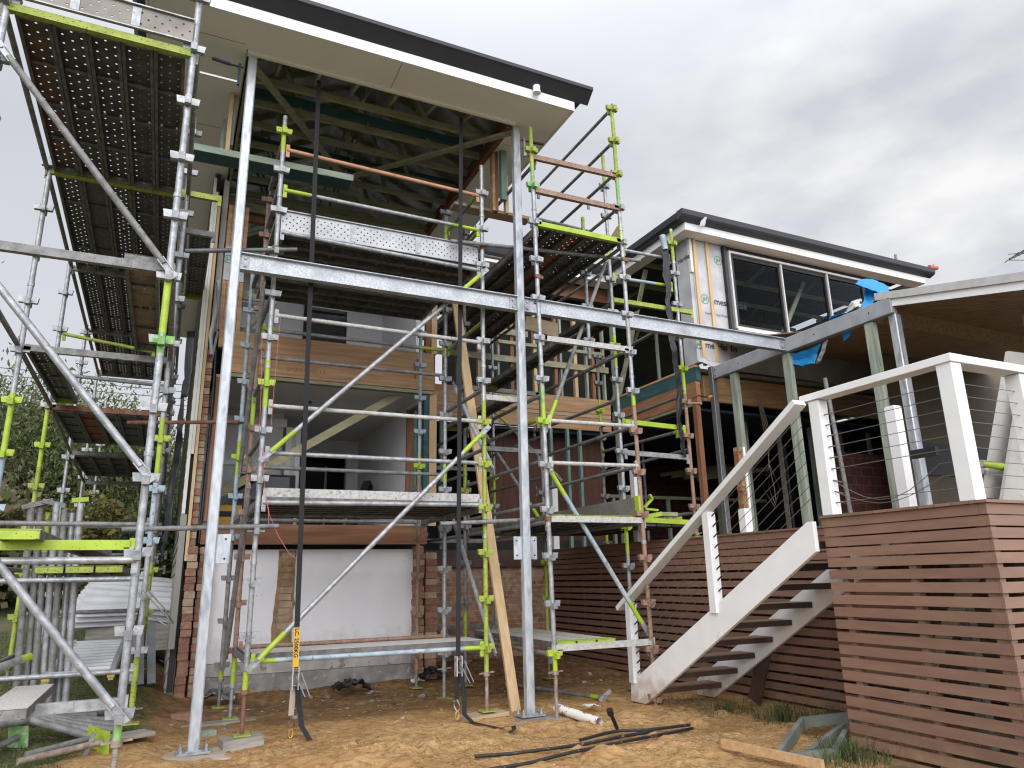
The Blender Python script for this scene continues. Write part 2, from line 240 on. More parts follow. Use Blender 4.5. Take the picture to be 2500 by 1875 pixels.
# ------------------------------------------------------------------ mesh builder
class MB:
    def __init__(s): s.v = []; s.f = []; s.m = []; s.s = []
    def add(s, vs, fs, mi, sm=False):
        b = len(s.v); s.v += [tuple(v) for v in vs]
        for f in fs: s.f.append(tuple(b + i for i in f)); s.m.append(mi); s.s.append(sm)
        return s
    def box(s, x0, x1, y0, y1, z0, z1, mi):
        vs = [(x, y, z) for z in (z0, z1) for y in (y0, y1) for x in (x0, x1)]
        return s.add(vs, [(0, 2, 3, 1), (4, 5, 7, 6), (0, 1, 5, 4), (2, 6, 7, 3), (0, 4, 6, 2), (1, 3, 7, 5)], mi)
    def bar(s, p, q, w, h, mi, up=(0, 0, 1)):
        """rectangular bar p to q: w across, h along 'up'"""
        p, q = V(p), V(q); d = (q - p).normalized(); a = d.cross(V(up))
        if a.length < 1e-4: a = d.cross(V((0, 1, 0)))
        a.normalize(); u = a.cross(d).normalized(); vs = []
        for c in (p, q):
            for i, j in ((-1, -1), (1, -1), (1, 1), (-1, 1)): vs.append(c + a * (i * w / 2) + u * (j * h / 2))
        return s.add(vs, [(0, 1, 2, 3), (7, 6, 5, 4), (0, 4, 5, 1), (1, 5, 6, 2), (2, 6, 7, 3), (3, 7, 4, 0)], mi)
    def tube(s, p, q, r, mi, n=12, r2=None, bands=None, caps=True):
        """round tube; bands = [(t0, t1, material)] over the length 0..1"""
        p, q = V(p), V(q); d = (q - p).normalized(); a = d.cross(V((0, 0, 1)))
        if a.length < 1e-3: a = V((1, 0, 0))
        a.normalize(); u = a.cross(d); ts = [0, 1]
        for b in bands or []: ts += [max(0, b[0]), min(1, b[1])]
        ts = sorted(set(round(t, 5) for t in ts)); vs = []; fs = []
        for t in ts:
            c = p.lerp(q, t); rr = r + ((r2 if r2 is not None else r) - r) * t
            for i in range(n):
                g = 2 * math.pi * i / n; vs.append(c + a * (rr * math.cos(g)) + u * (rr * math.sin(g)))
        for k in range(len(ts) - 1):
            mm = mi; tm = (ts[k] + ts[k + 1]) / 2
            for b in bands or []:
                if b[0] <= tm <= b[1]: mm = b[2]
            s.add(vs[k * n:(k + 2) * n], [(i, (i + 1) % n, n + (i + 1) % n, n + i) for i in range(n)], mm, True)
        if caps:
            s.add(vs[:n], [tuple(range(n - 1, -1, -1))], mi); s.add(vs[-n:], [tuple(range(n))], mi)
        return s
    def path(s, pts, r, mi, n=8, close=True):
        pts = [V(p) for p in pts]; vs = []
        for i, p in enumerate(pts):
            d = (pts[min(i + 1, len(pts) - 1)] - pts[max(i - 1, 0)]).normalized(); a = d.cross(V((0, 0, 1)))
            if a.length < 1e-3: a = d.cross(V((0, 1, 0)))
            a.normalize(); u = a.cross(d)
            for k in range(n):
                g = 2 * math.pi * k / n; vs.append(p + a * (r * math.cos(g)) + u * (r * math.sin(g)))
        fs = [(j * n + i, j * n + (i + 1) % n, (j + 1) * n + (i + 1) % n, (j + 1) * n + i) for j in range(len(pts) - 1) for i in range(n)]
        s.add(vs, fs, mi, True)
        if close: s.add(vs[:n], [tuple(range(n - 1, -1, -1))], mi); s.add(vs[-n:], [tuple(range(n))], mi)
        return s
    def strip(s, pts, wv, th, mi):
        """thick flat ribbon along pts; wv = half width vector"""
        pts = [V(p) for p in pts]; wv = V(wv); vs = []
        for i, p in enumerate(pts):
            d = (pts[min(i + 1, len(pts) - 1)] - pts[max(i - 1, 0)]).normalized(); nn = d.cross(wv).normalized() * th / 2
            vs += [p - wv - nn, p + wv - nn, p + wv + nn, p - wv + nn]
        fs = [(4 * j + i, 4 * j + (i + 1) % 4, 4 * j + 4 + (i + 1) % 4, 4 * j + 4 + i) for j in range(len(pts) - 1) for i in range(4)]
        fs += [(3, 2, 1, 0), tuple(len(vs) - 4 + i for i in range(4))]
        return s.add(vs, fs, mi)
    def prism(s, poly, a, b, axis, mi):
        """poly = 2-D outline extruded from a to b along axis ('x': poly=(y,z), 'y': (x,z), 'z': (x,y))"""
        def P(c, t): return {'x': (t, c[0], c[1]), 'y': (c[0], t, c[1]), 'z': (c[0], c[1], t)}[axis]
        n = len(poly); vs = [P(c, a) for c in poly] + [P(c, b) for c in poly]
        return s.add(vs, [tuple(range(n - 1, -1, -1)), tuple(range(n, 2 * n))] + [(i, (i + 1) % n, n + (i + 1) % n, n + i) for i in range(n)], mi)
    def quad(s, a, b, c, d, mi): return s.add([a, b, c, d], [(0, 1, 2, 3)], mi)
    def build(s, name, parent=None, origin=None, bevel=0):
        if parent is not None: base = V(parent['_o']); o0 = base
        if origin is None:
            if parent is not None: origin = base
            else:
                xs, ys, zs = zip(*s.v); origin = ((min(xs) + max(xs)) / 2, (min(ys) + max(ys)) / 2, min(zs))
        og = V(origin); names = []
        for m in s.m:
            if m not in names: names.append(m)
        me = bpy.data.meshes.new(name); me.from_pydata([tuple(V(v) - og) for v in s.v], [], s.f)
        for m in names: me.materials.append(MATS[m])
        me.polygons.foreach_set('material_index', [names.index(m) for m in s.m]); me.polygons.foreach_set('use_smooth', s.s)
        me.update()
        o = bpy.data.objects.new(name, me); COL.objects.link(o); o['_o'] = tuple(og)
        if parent is not None: o.parent = parent; o.location = og - base
        else: o.location = og
        if bevel:
            bv = o.modifiers.new('bevel', 'BEVEL'); bv.width = bevel; bv.segments = 2; bv.limit_method = 'ANGLE'; bv.angle_limit = .6
        return o
def tag(o, label, cat, group=None, kind=None):
    if kind: o['kind'] = kind
    if label: o['label'] = label
    if cat: o['category'] = cat
    if group: o['group'] = group
    return o
def thing(name, label, cat, loc, group=None):
    o = bpy.data.objects.new(name, None); COL.objects.link(o); o.location = loc; o['_o'] = tuple(loc); o.empty_display_size = .1
    return tag(o, label, cat, group)
def lerp(a, b, t): return tuple(a[i] + (b[i] - a[i]) * t for i in range(3))
def text_faces(body, size, origin, ux, uz, mi, mb, ext=.0, bold=0):
    """lettering laid on a plane: ux = reading direction, uz = up direction"""
    c = bpy.data.curves.new('lettering', 'FONT'); c.body = body; c.size = size; c.resolution_u = 3; c.offset = bold
    o = bpy.data.objects.new('lettering', c); COL.objects.link(o); dg = bpy.context.evaluated_depsgraph_get(); dg.update()
    me = bpy.data.meshes.new_from_object(o.evaluated_get(dg)); ux = V(ux); uz = V(uz); og = V(origin)
    mb.add([og + ux * v.co.x + uz * v.co.y for v in me.vertices], [tuple(p.vertices) for p in me.polygons], mi)
    bpy.data.objects.remove(o); bpy.data.curves.remove(c); bpy.data.meshes.remove(me)
    return mb
# ------------------------------------------------------------------ ground
def sstep(a, b, x):
    t = max(0, min(1, (x - a) / (b - a))); return t * t * (3 - 2 * t)
def fbm(x, y, s, o=4):
    v = 0; a = 1
    for i in range(o): v += a * noise.noise((x * s, y * s, 3.7 * i)); a *= .5; s *= 2.1
    return v
FOOT = [(R.uniform(.2, 6.4), R.uniform(6.0, 10.6), R.uniform(0, 3.14)) for _ in range(95)]
def gbase(x, y):
    sand = .02 + .12 * sstep(10.5, 11.9, y)
    left = .08 + .112 * max(0, y - 8.6) if y < 24 else 1.8
    k = 1 - sstep(-.5, .55, x)
    return sand * (1 - k) + left * k
def gh(x, y):
    h = gbase(x, y)
    m = sstep(-.9, .1, x) * (1 - sstep(11.5, 13.5, y))
    near = 1 - sstep(7.6, 8.6, y + .25 * x * .3)
    h += m * (.028 * fbm(x, y, 1.6) + .012 * fbm(x + 9, y, 6, 3))
    h += near * m * (.06 * max(0, fbm(x + 3, y + 5, 1.9, 3)) + .016 * fbm(x, y, 9, 3) - .02)
    # heap of sand near the middle foreground, bank by the stairs
    h += .08 * math.exp(-((x - 2.3) / .9) ** 2 - ((y - 7.2) / .45) ** 2) * (1 + .5 * fbm(x, y, 5, 3))
    h += .05 * math.exp(-((x - 4.6) / .8) ** 2 - ((y - 9.0) / .6) ** 2)
    h -= .06 * math.exp(-((x - 5.6) / .35) ** 2 - ((y - 6.9) / .4) ** 2)
    for fx, fy, fa in FOOT:
        dx, dy = x - fx, y - fy
        if abs(dx) < .2 and abs(dy) < .2:
            u_ = dx * math.cos(fa) + dy * math.sin(fa); v_ = -dx * math.sin(fa) + dy * math.cos(fa); e = (u_ / .14) ** 2 + (v_ / .055) ** 2
            h += -.028 * math.exp(-e ** 2) + .012 * math.exp(-(e - 1.6) ** 2 * 3)
    # trench beside the slat screen
    for px_, py_ in ((.41, 8.22), (4.05, 8.22), (.865, 8.45)):
        d = math.hypot(x - px_, y - py_); t = 1 - sstep(.15, .45, d); h = h * (1 - t) - .006 * t
    return h
def grid_ground(name, x0, x1, y0, y1, st, zf):
    nx = int(round((x1 - x0) / st)) + 1; ny = int(round((y1 - y0) / st)) + 1; vs = []; fs = []
    for j in range(ny):
        for i in range(nx):
            x = x0 + i * st; y = y0 + j * st; vs.append((x, y, zf(x, y)))
    for j in range(ny - 1):
        for i in range(nx - 1): a = j * nx + i; fs.append((a, a + 1, a + nx + 1, a + nx))
    return vs, fs
def sand_material():
    m, n, l, b = nt('sand_grass'); b.inputs['Roughness'].default_value = .95; b.inputs['Specular IOR Level'].default_value = .1
    t = n.new('ShaderNodeTexCoord'); s = n.new('ShaderNodeSeparateXYZ'); l.new(t.outputs['Object'], s.inputs[0])
    def nz(sc, d=6, dist=0):
        x = n.new('ShaderNodeTexNoise'); x.inputs['Scale'].default_value = sc; x.inputs['Detail'].default_value = d; x.inputs['Distortion'].default_value = dist; l.new(t.outputs['Object'], x.inputs[0]); return x.outputs[0]
    def rng(v, a, c, d=0., e=1.):
        r = n.new('ShaderNodeMapRange'); l.new(v, r.inputs[0]); r.inputs[1].default_value = a; r.inputs[2].default_value = c; r.inputs[3].default_value = d; r.inputs[4].default_value = e; return r.outputs[0]
    def mx(f, a, c):
        k = n.new('ShaderNodeMixRGB'); l.new(f, k.inputs[0])
        for i, v in ((1, a), (2, c)):
            if isinstance(v, tuple): k.inputs[i].default_value = (*v, 1)
            else: l.new(v, k.inputs[i])
        return k.outputs[0]
    sand = mx(rng(nz(1.3), .35, .65), (.35, .205, .085), (.47, .30, .14))
    sand = mx(rng(nz(14, 8), .45, .68), sand, (.26, .14, .055))
    sand = mx(mth(n, l, 'MULTIPLY', rng(nz(34, 6), .5, .66), rng(nz(.9, 3), .42, .6)), sand, (.52, .35, .17))
    sand = mx(rng(nz(60, 3), .66, .70), sand, (.60, .50, .38))
    # damp darker soil towards the house wall
    damp = mth(n, l, 'ADD', s.outputs[1], mth(n, l, 'MULTIPLY', nz(1.7), 1.6))
    sand = mx(rng(damp, 9.7, 10.9), sand, mx(rng(nz(9, 7), .4, .62), (.17, .10, .05), (.29, .175, .085)))
    grass = mx(rng(nz(2.2), .38, .62), (.055, .075, .022), (.12, .125, .045))
    grass = mx(rng(nz(22, 5), .52, .62), grass, (.16, .13, .075))
    grass = mx(rng(nz(48, 3), .63, .66), grass, (.36, .33, .26))
    side = mth(n, l, 'ADD', s.outputs[0], mth(n, l, 'MULTIPLY', mth(n, l, 'SUBTRACT', nz(2.4, 6), .5), .9))
    # grass keeps to the left; sand spills out over it nearer the camera
    edge = mth(n, l, 'MULTIPLY', mth(n, l, 'SUBTRACT', s.outputs[1], 8.1), .55); edge = mth(n, l, 'MINIMUM', mth(n, l, 'SUBTRACT', edge, .62), .0)
    out = mx(rng(mth(n, l, 'SUBTRACT', side, edge), -.12, .08), grass, sand)
    l.new(out, b.inputs['Base Color'])
    bp = n.new('ShaderNodeBump'); bp.inputs['Strength'].default_value = 1.0; bp.inputs['Distance'].default_value = .045
    rough_ = rng(nz(1.1, 3), .40, .62, .22, 1.15)
    l.new(mth(n, l, 'MULTIPLY', rough_, mth(n, l, 'ADD', nz(13, 9, .9), mth(n, l, 'MULTIPLY', nz(80, 4), .30))), bp.inputs['Height']); l.new(bp.outputs[0], b.inputs['Normal'])
    MATS['sand_grass'] = m
sand_material()
pm('green_grey', (.12, .14, .12), (.20, .215, .185), 4, .8, 0, .05, 30)
pm('far_ground', (.06, .07, .03), (.13, .12, .06), .6, .95)
g = MB(); g.add(*grid_ground('g', -4.0, 8.0, 4.6, 14.0, .035, gh), 'sand_grass', True)
tag(g.build('sand_ground', origin=(0, 0, 0)), None, None, kind='structure')
def ring():
    """the rest of the ground: a coarse sheet out to the horizon, joined to the fine patch"""
    m = MB(); xs = [-700, -200, -60, -30, -15, -8, -4, -3, -2, -1.5, -1, -.75, -.5, -.25, 0, .25, .5, 1, 2, 4, 8, 15, 30, 60, 200, 700]; ys = [-700, -200, -40, -10, 0, 2.5, 4.6, 6, 8, 10, 12, 14, 17, 20, 24, 30, 45, 80, 200, 700]; vs = []
    def zz(x, y):
        z = gbase(x, y) if y < 30 else 1.8 * (1 - sstep(-.5, .55, x)) + .06
        return z - (.0 if (-4 <= x <= 8 and 4.6 <= y <= 14) else .05 if y < 60 else .8)
    for y in ys:
        for x in xs: vs.append((x, y, zz(x, y)))
    w = len(xs); fs = []
    for j in range(len(ys) - 1):
        for i in range(w - 1):
            if -4 <= xs[i] and xs[i + 1] <= 8 and 4.6 <= ys[j] and ys[j + 1] <= 14: continue
            fs.append((j * w + i, j * w + i + 1, (j + 1) * w + i + 1, (j + 1) * w + i))
    m.add(vs, fs, 'far_ground', True); return m
tag(ring().build('lawn', origin=(0, 0, 0)), None, None, kind='structure')
def blades(name, fn, n, h0, h1, mat, lean=.5, w=.004):
    m = MB()
    for i in range(n):
        x, y, z = fn(); h = R.uniform(h0, h1); a = R.uniform(0, 6.28); b = R.uniform(0, lean) * h; wx, wy = w * math.cos(a + 1.57), w * math.sin(a + 1.57); dx, dy = math.cos(a) * b, math.sin(a) * b
        m.add([(x - wx, y - wy, z), (x + wx, y + wy, z), (x + dx * .4 + wx * .7, y + dy * .4 + wy * .7, z + h * .6), (x + dx * .4 - wx * .7, y + dy * .4 - wy * .7, z + h * .6), (x + dx, y + dy, z + h * (1 - .3 * lean))], [(0, 1, 2, 3), (3, 2, 4)], mat)
    return m
def lawn_pt():
    while True:
        x = R.uniform(-2.6, .05); y = R.uniform(7.6, 15.5)
        if x < -.30 + .25 * noise.noise((x * 2, y * 2, 1)) - .4 * max(0, 8.9 - y): return x, y, gh(x, y) - .004
gr = blades('g', lawn_pt, 15000, .02, .06, 'blade', .9, .0035)
tag(gr.build('grass', origin=(0, 0, 0)), 'short green grass on the slope beside the scaffold', 'grass', kind='stuff')
# ------------------------------------------------------------------ the house
pm('siding', (.245, .24, .215), (.275, .27, .245), 2, .6)
pm('trim_cream', (.62, .62, .55), (.68, .68, .62), 3, .65, spot=(.40, .37, .30), spot_scale=6, spot_lo=.68, spot_hi=.75)
pm('brick_a', (.25, .135, .09), (.33, .19, .13), 12, .9, 0, .6, 30); pm('brick_b', (.34, .245, .165), (.43, .33, .235), 12, .9, 0, .6, 30); pm('brick_c', (.20, .10, .068), (.28, .15, .10), 12, .9, 0, .6, 30)
def glass_mat():
    m, n, l, b = nt('glass'); t = n.new('ShaderNodeBsdfTransparent'); t.inputs[0].default_value = (.90, .93, .94, 1); g_ = n.new('ShaderNodeBsdfGlossy'); g_.inputs['Roughness'].default_value = .02; g_.inputs[0].default_value = (.12, .13, .145, 1)
    f = n.new('ShaderNodeFresnel'); f.inputs[0].default_value = 1.18; x = n.new('ShaderNodeMixShader'); l.new(f.outputs[0], x.inputs[0]); l.new(t.outputs[0], x.inputs[1]); l.new(g_.outputs[0], x.inputs[2]); l.new(x.outputs[0], n['Material Output'].inputs[0]); MATS['glass'] = m
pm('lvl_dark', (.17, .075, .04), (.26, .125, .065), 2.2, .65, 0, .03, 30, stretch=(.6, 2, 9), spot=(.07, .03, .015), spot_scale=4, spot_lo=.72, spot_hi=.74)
pm('pine_y', (.40, .36, .22), (.52, .47, .30), 3, .7, 0, .03, 30, stretch=(1.2, 5, 5), spot=(.22, .16, .08), spot_scale=4, spot_lo=.70, spot_hi=.73)
glass_mat()
H = thing('house', 'two-storey weatherboard and brick house with its front wall torn open for rebuilding', 'house', (2, 11.4, .2))
def hp(mb, name, **k): return mb.build(name, H, **k)
def hbox(name, *a, **k): return hp(MB().box(*a), name, **k)
# --- left side wall of lapped boards
m = MB()
z = .25; bh = .185
while z < 7.93:
    m.prism([(.13, z), (.165, z), (.165, min(z + bh + .02, 7.965)), (.150, min(z + bh + .02, 7.965))], 11.27, 20.2, 'y', 'siding'); z += bh
m.box(.166, .24, 11.27, 20.2, .2, 7.96, 'dark_void')
hp(m, 'weatherboard_wall')
m = MB().box(.14, .185, 11.20, 11.262, 2.55, 7.85, 'trim_cream').box(.188, .225, 11.19, 11.25, 3.4, 7.6, 'trim_cream'); hp(m, 'corner_stop')
hp(MB().box(.135, .215, 11.195, 11.26, .75, 2.54, 'siding'), 'corner_stop')
hp(MB().box(.232, .275, 11.20, 11.255, 1.9, 7.4, 'pine_up'), 'batten')
hp(MB().box(.14, .25, 11.3, 17, .1, .62, 'grey_timber'), 'base_board')
# ragged brick end of the cavity wall, both leaves
def brick_end(x0, x1, y0, y1, z0, z1, jit, pale=.4):
    mb = MB(); zz = z0
    while zz < z1:
        a = R.uniform(-jit, jit); b = R.uniform(-jit, jit); mt = R.choices(['brick_a', 'brick_b', 'brick_c', 'mortar'], [.32, pale * .8, .25, .2])[0]
        mb.box(x0 + b * .3, x1 + b * .4, y0 + a, y1, zz, zz + .088, mt); mb.box(x0 + .01, x1 - .012, y0 + .03, y1, zz + .088, zz + .1, 'mortar'); zz += .1
    return mb
hp(brick_end(.265, .40, 11.20, 11.6, .1, 2.1, .024), 'brick_leaf'); hp(brick_end(.43, .60, 11.30, 11.62, .1, 2.1, .03, .2), 'brick_leaf')
hp(brick_end(.28, .36, 11.24, 11.6, 2.11, 5.0, .012, .25), 'brick_leaf')
hp(brick_end(3.60, 3.72, 11.22, 11.5, .1, 2.1, .03, .3), 'brick_leaf'); hp(brick_end(3.76, 3.95, 11.25, 13.0, .1, 1.95, .015, .25), 'brick_leaf')
hp(MB().path([(.41, 11.28, 2.15), (.405, 11.27, 3.2), (.42, 11.26, 4.2), (.40, 11.27, 5.0)], .022, 'black_plastic'), 'damp_course')
hp(MB().box(.44, .50, 11.28, 11.36, 2.45, 4.6, 'oregon').box(.52, .60, 11.30, 11.38, 2.4, 4.6, 'oregon'), 'stud')
# --- undercroft wall with torn render
hbox('base_wall', .25, .44, 11.62, 20, -.3, 2.1, 'brick_y'); hbox('footing', 3.78, 3.96, 11.5, 13.1, -.3, .4, 'concrete')
m = MB(); m.box(.58, 3.62, 11.46, 11.62, .505, 2.06, 'plaster'); hp(m, 'plaster_wall')
m = MB().box(.58, 3.62, 11.44, 11.62, .335, .50, 'plaster_skirt'); hp(m, 'wall_base')
m = MB().box(.50, 3.75, 11.40, 11.63, -.1, .33, 'concrete'); hp(m, 'footing')
pts = []
L = (1.63,11.45,0.066)[0]; Z0, Z1 = .505, 2.05; cx = (1.657,11.45,1.711)[0]
for i in range(15):
    t = i / 14; pts.append((cx - .13 - .03 * noise.noise((t * 9, 1, 0)) - .05 * (1 - t) * (t < .6), Z0 + (Z1 - Z0) * t))
for i in range(15):
    t = 1 - i / 14; pts.append((cx + .12 + .035 * noise.noise((t * 9, 5, 0)), Z0 + (Z1 - Z0) * t))
hp(MB().prism(pts, 11.44, 11.47, 'y', 'scar'), 'torn_render')
m = MB()
for i in range(15): m.box(cx - .10 + R.uniform(-.01, .02), cx + .09 + R.uniform(-.02, .01), 11.425 + R.uniform(0, .01), 11.45, .53 + i * .1, .615 + i * .1, R.choice(['mortar', 'brick_b', 'scar']))
hp(m, 'exposed_bricks')
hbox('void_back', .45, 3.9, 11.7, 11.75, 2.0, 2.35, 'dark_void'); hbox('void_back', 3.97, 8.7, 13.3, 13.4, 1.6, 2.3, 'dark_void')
# floor beam, upper beams
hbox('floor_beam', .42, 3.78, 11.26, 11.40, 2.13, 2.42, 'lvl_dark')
hbox('floor_beam', .42, 3.86, 11.22, 11.34, 5.055, 5.33, 'lvl'); hbox('floor_beam', .52, 3.86, 11.20, 11.32, 4.67, 5.05, 'lvl'); hbox('wall_plate', .52, 3.86, 11.22, 11.34, 4.61, 4.665, 'treated')
m = MB(); text_faces('SMARTLVL 13', .10, (1.437,11.198,4.771), (1, 0, 0), (0, 0, 1), 'oregon', m); hp(m, 'stamp')
for x, z0, z1 in ((3.55, 5.0, 5.2), (3.5, 4.85, 5.12)): hbox('steel_strap', x, x + .03, 11.188, 11.198, z0, z1, 'rust')
for k in range(5): hbox('stud', .40 + k * .062, .457 + k * .062, 11.24, 11.34, 5.34, 7.45 - .0 * k, 'lvl')
hbox('nogging', .45, 1.2, 11.36, 11.40, 6.62, 6.76, 'treated'); hbox('nogging', .40, 1.05, 11.36, 11.40, 5.92, 6.08, 'treated')
hp(MB().bar((.72, 11.5, 5.35), (1.25, 11.5, 6.0), .04, .1, 'treated', (0, 1, 0)), 'brace_timber')
m = MB().box(.40, .70, 11.225, 11.236, 6.15, 6.72, 'wrap'); hp(m, 'wall_wrap')
m = MB(); c = (.455, 11.221, 6.50)
for i in range(20):
    a0, a1 = 2 * math.pi * i / 20, 2 * math.pi * (i + 1) / 20; m.add([(c[0] + r * math.cos(a), c[1], c[2] + r * math.sin(a)) for a in (a0, a1) for r in (.058, .07)], [(0, 1, 3, 2)], 'wrap_green')
text_faces('JH', .085, (.41, 11.221, 6.47), (1, 0, 0), (0, 0, 1), 'wrap_green', m); text_faces('Ja', .12, (.54, 11.221, 6.44), (1, 0, 0), (0, 0, 1), 'wrap_black', m, 0, .004); hp(m, 'printed_logo')
hp(MB().path([(.33, 11.19, 6.1), (.35, 11.17, 5.6), (.31, 11.19, 5.2), (.33, 11.17, 4.9)], .035, 'wrap'), 'wrap_roll')
# --- middle room
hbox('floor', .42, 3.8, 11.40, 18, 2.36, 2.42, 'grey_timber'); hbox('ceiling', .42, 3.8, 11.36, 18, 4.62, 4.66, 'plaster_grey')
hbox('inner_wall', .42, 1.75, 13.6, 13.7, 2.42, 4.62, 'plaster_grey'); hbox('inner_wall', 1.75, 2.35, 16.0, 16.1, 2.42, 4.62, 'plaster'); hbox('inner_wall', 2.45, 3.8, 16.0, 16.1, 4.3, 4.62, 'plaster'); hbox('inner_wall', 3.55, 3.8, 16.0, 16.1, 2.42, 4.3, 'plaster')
hp(MB().box(.42, 1.8, 13.52, 13.6, 4.35, 4.5, 'white_trim').box(.42, 1.8, 13.54, 13.6, 3.62, 3.70, 'white_trim'), 'cornice')
hp(MB().box(1.80, 1.9, 13.5, 13.62, 2.42, 4.35, 'white_trim').box(1.98, 2.06, 13.5, 13.62, 2.42, 4.35, 'white_trim').box(1.9, 1.98, 13.55, 13.6, 2.42, 4.35, 'plaster_grey'), 'door_frame')
hp(MB().box(2.35, 2.45, 15.94, 16.1, 2.42, 4.36, 'white_trim').box(3.45, 3.55, 15.94, 16.1, 2.42, 4.36, 'white_trim').box(2.45, 3.45, 15.94, 16.1, 4.27, 4.36, 'white_trim'), 'door_frame')
hp(MB().box(2.2, 3.8, 17.4, 17.5, 2.42, 4.62, 'dark_void').box(2.46, 3.0, 16.04, 16.07, 2.42, 4.1, 'dark_void').box(3.08, 3.14, 16.5, 16.6, 2.42, 4.1, 'alu_pale'), 'dark_wardrobe')
hp(MB().tube((2.0, 12.5, 4.6), (2.0, 12.5, 4.622), .06, 'dark_void'), 'ceiling_light')
hbox('inner_wall', 3.72, 3.80, 12.25, 18, 2.42, 4.62, 'plaster'); hbox('inner_wall', 3.72, 3.80, 11.40, 12.25, 2.42, 3.08, 'plaster'); hbox('inner_wall', 3.72, 3.80, 11.40, 12.25, 4.52, 4.62, 'plaster')
hbox('stud', 3.70, 3.84, 12.20, 12.26, 3.06, 4.55, 'oregon'); hbox('sill', 3.68, 3.86, 11.42, 12.24, 3.04, 3.09, 'grey_timber'); hbox('stud', 3.72, 3.84, 11.62, 11.68, 3.1, 4.52, 'teal'); hbox('stud', 3.72, 3.84, 11.80, 11.88, 3.1, 4.52, 'teal_pale'); hbox('lintel', 3.70, 3.84, 11.4, 12.2, 4.46, 4.52, 'oregon')
hbox('stud', 3.80, 3.93, 11.26, 11.36, 2.42, 4.62, 'pine_up'); hbox('stud', 3.70, 3.78, 11.24, 11.34, 2.42, 4.6, 'teal'); hbox('stud', 3.72, 3.80, 11.24, 11.34, 5.34, 6.25, 'oregon'); hbox('stud', 3.82, 3.92, 11.24, 11.34, 5.34, 7.0, 'pine_up')
hbox('nogging', 3.3, 4.0, 11.35, 11.39, 6.1, 6.24, 'treated')
hp(MB().bar((0.694,12.6,2.994), (3.412,11.5,4.68), .13, .045, 'pine_y', (0, 1, 0)), 'brace_timber')
# --- upper room
hbox('floor', .42, 3.9, 11.36, 18, 5.27, 5.33, 'grey_timber')
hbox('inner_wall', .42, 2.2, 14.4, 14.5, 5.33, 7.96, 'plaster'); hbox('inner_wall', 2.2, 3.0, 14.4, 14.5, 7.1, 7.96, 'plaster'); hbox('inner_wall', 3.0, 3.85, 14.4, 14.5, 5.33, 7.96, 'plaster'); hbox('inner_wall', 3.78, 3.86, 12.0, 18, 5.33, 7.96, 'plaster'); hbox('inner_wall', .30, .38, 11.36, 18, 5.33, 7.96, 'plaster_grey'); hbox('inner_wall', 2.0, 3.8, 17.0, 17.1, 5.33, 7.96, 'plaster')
hp(MB().box(2.12, 2.2, 14.34, 14.5, 5.33, 7.15, 'dark_void').box(3.0, 3.07, 14.34, 14.5, 5.33, 7.15, 'white_trim').box(2.2, 3.0, 14.34, 14.5, 7.08, 7.15, 'white_trim').box(1.5, 1.75, 14.3, 14.4, 5.33, 7.1, 'white_trim'), 'door_frame')
hbox('wardrobe_shelf', .6, 1.48, 14.0, 14.4, 6.35, 6.40, 'white_trim'); hbox('wardrobe_shelf', .6, 1.48, 14.1, 14.4, 6.9, 6.94, 'white_trim'); hp(MB().tube((.6, 14.1, 6.2), (1.48, 14.1, 6.2), .012, 'alu'), 'hanging_rail')
hbox('head_beam', .35, 3.95, 12.0, 12.1, 7.60, 7.96, 'oregon'); hbox('head_beam', .35, 3.95, 11.86, 11.93, 7.72, 7.96, 'treated')
# --- roof: hip roof sheet, sarking under it, trusses, eaves
def hip(x0, x1, y0, y1, z0, zr, mat, d=0):
    k = (x1 - x0) / 2; xm = (x0 + x1) / 2
    vs = [(x0, y0, z0), (x1, y0, z0), (x1, y1, z0), (x0, y1, z0), (xm, y0 + k, zr), (xm, y1 - k, zr)]
    return MB().add(vs, [(0, 1, 4), (1, 2, 5, 4), (2, 3, 5), (3, 0, 4, 5)], mat)
rf = hp(hip(-.82, 4.80, 7.44, 20.6, 8.285, 9.62, 'charcoal'), 'roof')
def roof_z(x, y): return 8.20 + .4835 * min(y - 7.58, x + .74, 4.72 - x)
m = MB(); vs = []; fs = []; NX, NY = 62, 90
for j in range(NY + 1):
    for i in range(NX + 1):
        x = -.74 + 5.46 * i / NX; y = 7.58 + 8.0 * j / NY; e = min(1, max(0, min(y - 7.58, x + .74, 4.72 - x) / .3))
        sag = abs(math.sin((y - 8.72) / .52 * math.pi)) ** .6
        vs.append((x, y, min(roof_z(x, y), roof_z(x, 10.31)) + .02 - e * (.03 + .08 * sag * (.6 + .8 * noise.noise((x * 1.3, y * 1.1, 2))) + .03 * noise.noise((x * 5, y * 3, 7)))))
for j in range(NY):
    for i in range(NX): a = j * (NX + 1) + i; fs.append((a, a + 1, a + NX + 2, a + NX + 1))
m.add(vs, fs, 'foil_void', True); hp(m, 'sarking')
for i in range(8):
    y = 8.72 + i * .52; mb = MB(); mb.box(.30, 4.0, y - .02, y + .02, 7.975, 8.075, 'treated'); h = roof_z(2, y)
    xa = .30; top = [(x, min(roof_z(x, y), h) - .06) for x in (.3, .9, 1.5, 2.0, 2.5, 3.1, 4.0)]
    for p, q in zip(top, top[1:]): mb.bar((p[0], y, p[1]), (q[0], y, q[1]), .035, .09, 'treated', (0, 0, 1))
    for k in range(3):
        xb = .95 + k * .95 + .2 * (i % 2); mb.bar((xb, y, 8.05), (xb + (.28 if k % 2 else -.28), y, min(roof_z(xb, y), h) - .06), .035, .07, 'treated', (0, 1, 0))
    hp(mb, 'roof_truss')
for i in range(3):
    mb = MB(); y0 = 9.1 + i * 1.2; mb.box(.4, 3.95, y0 + .1, y0 + .14, 8.10, 8.24, 'teal'); hp(mb, 'purlin')
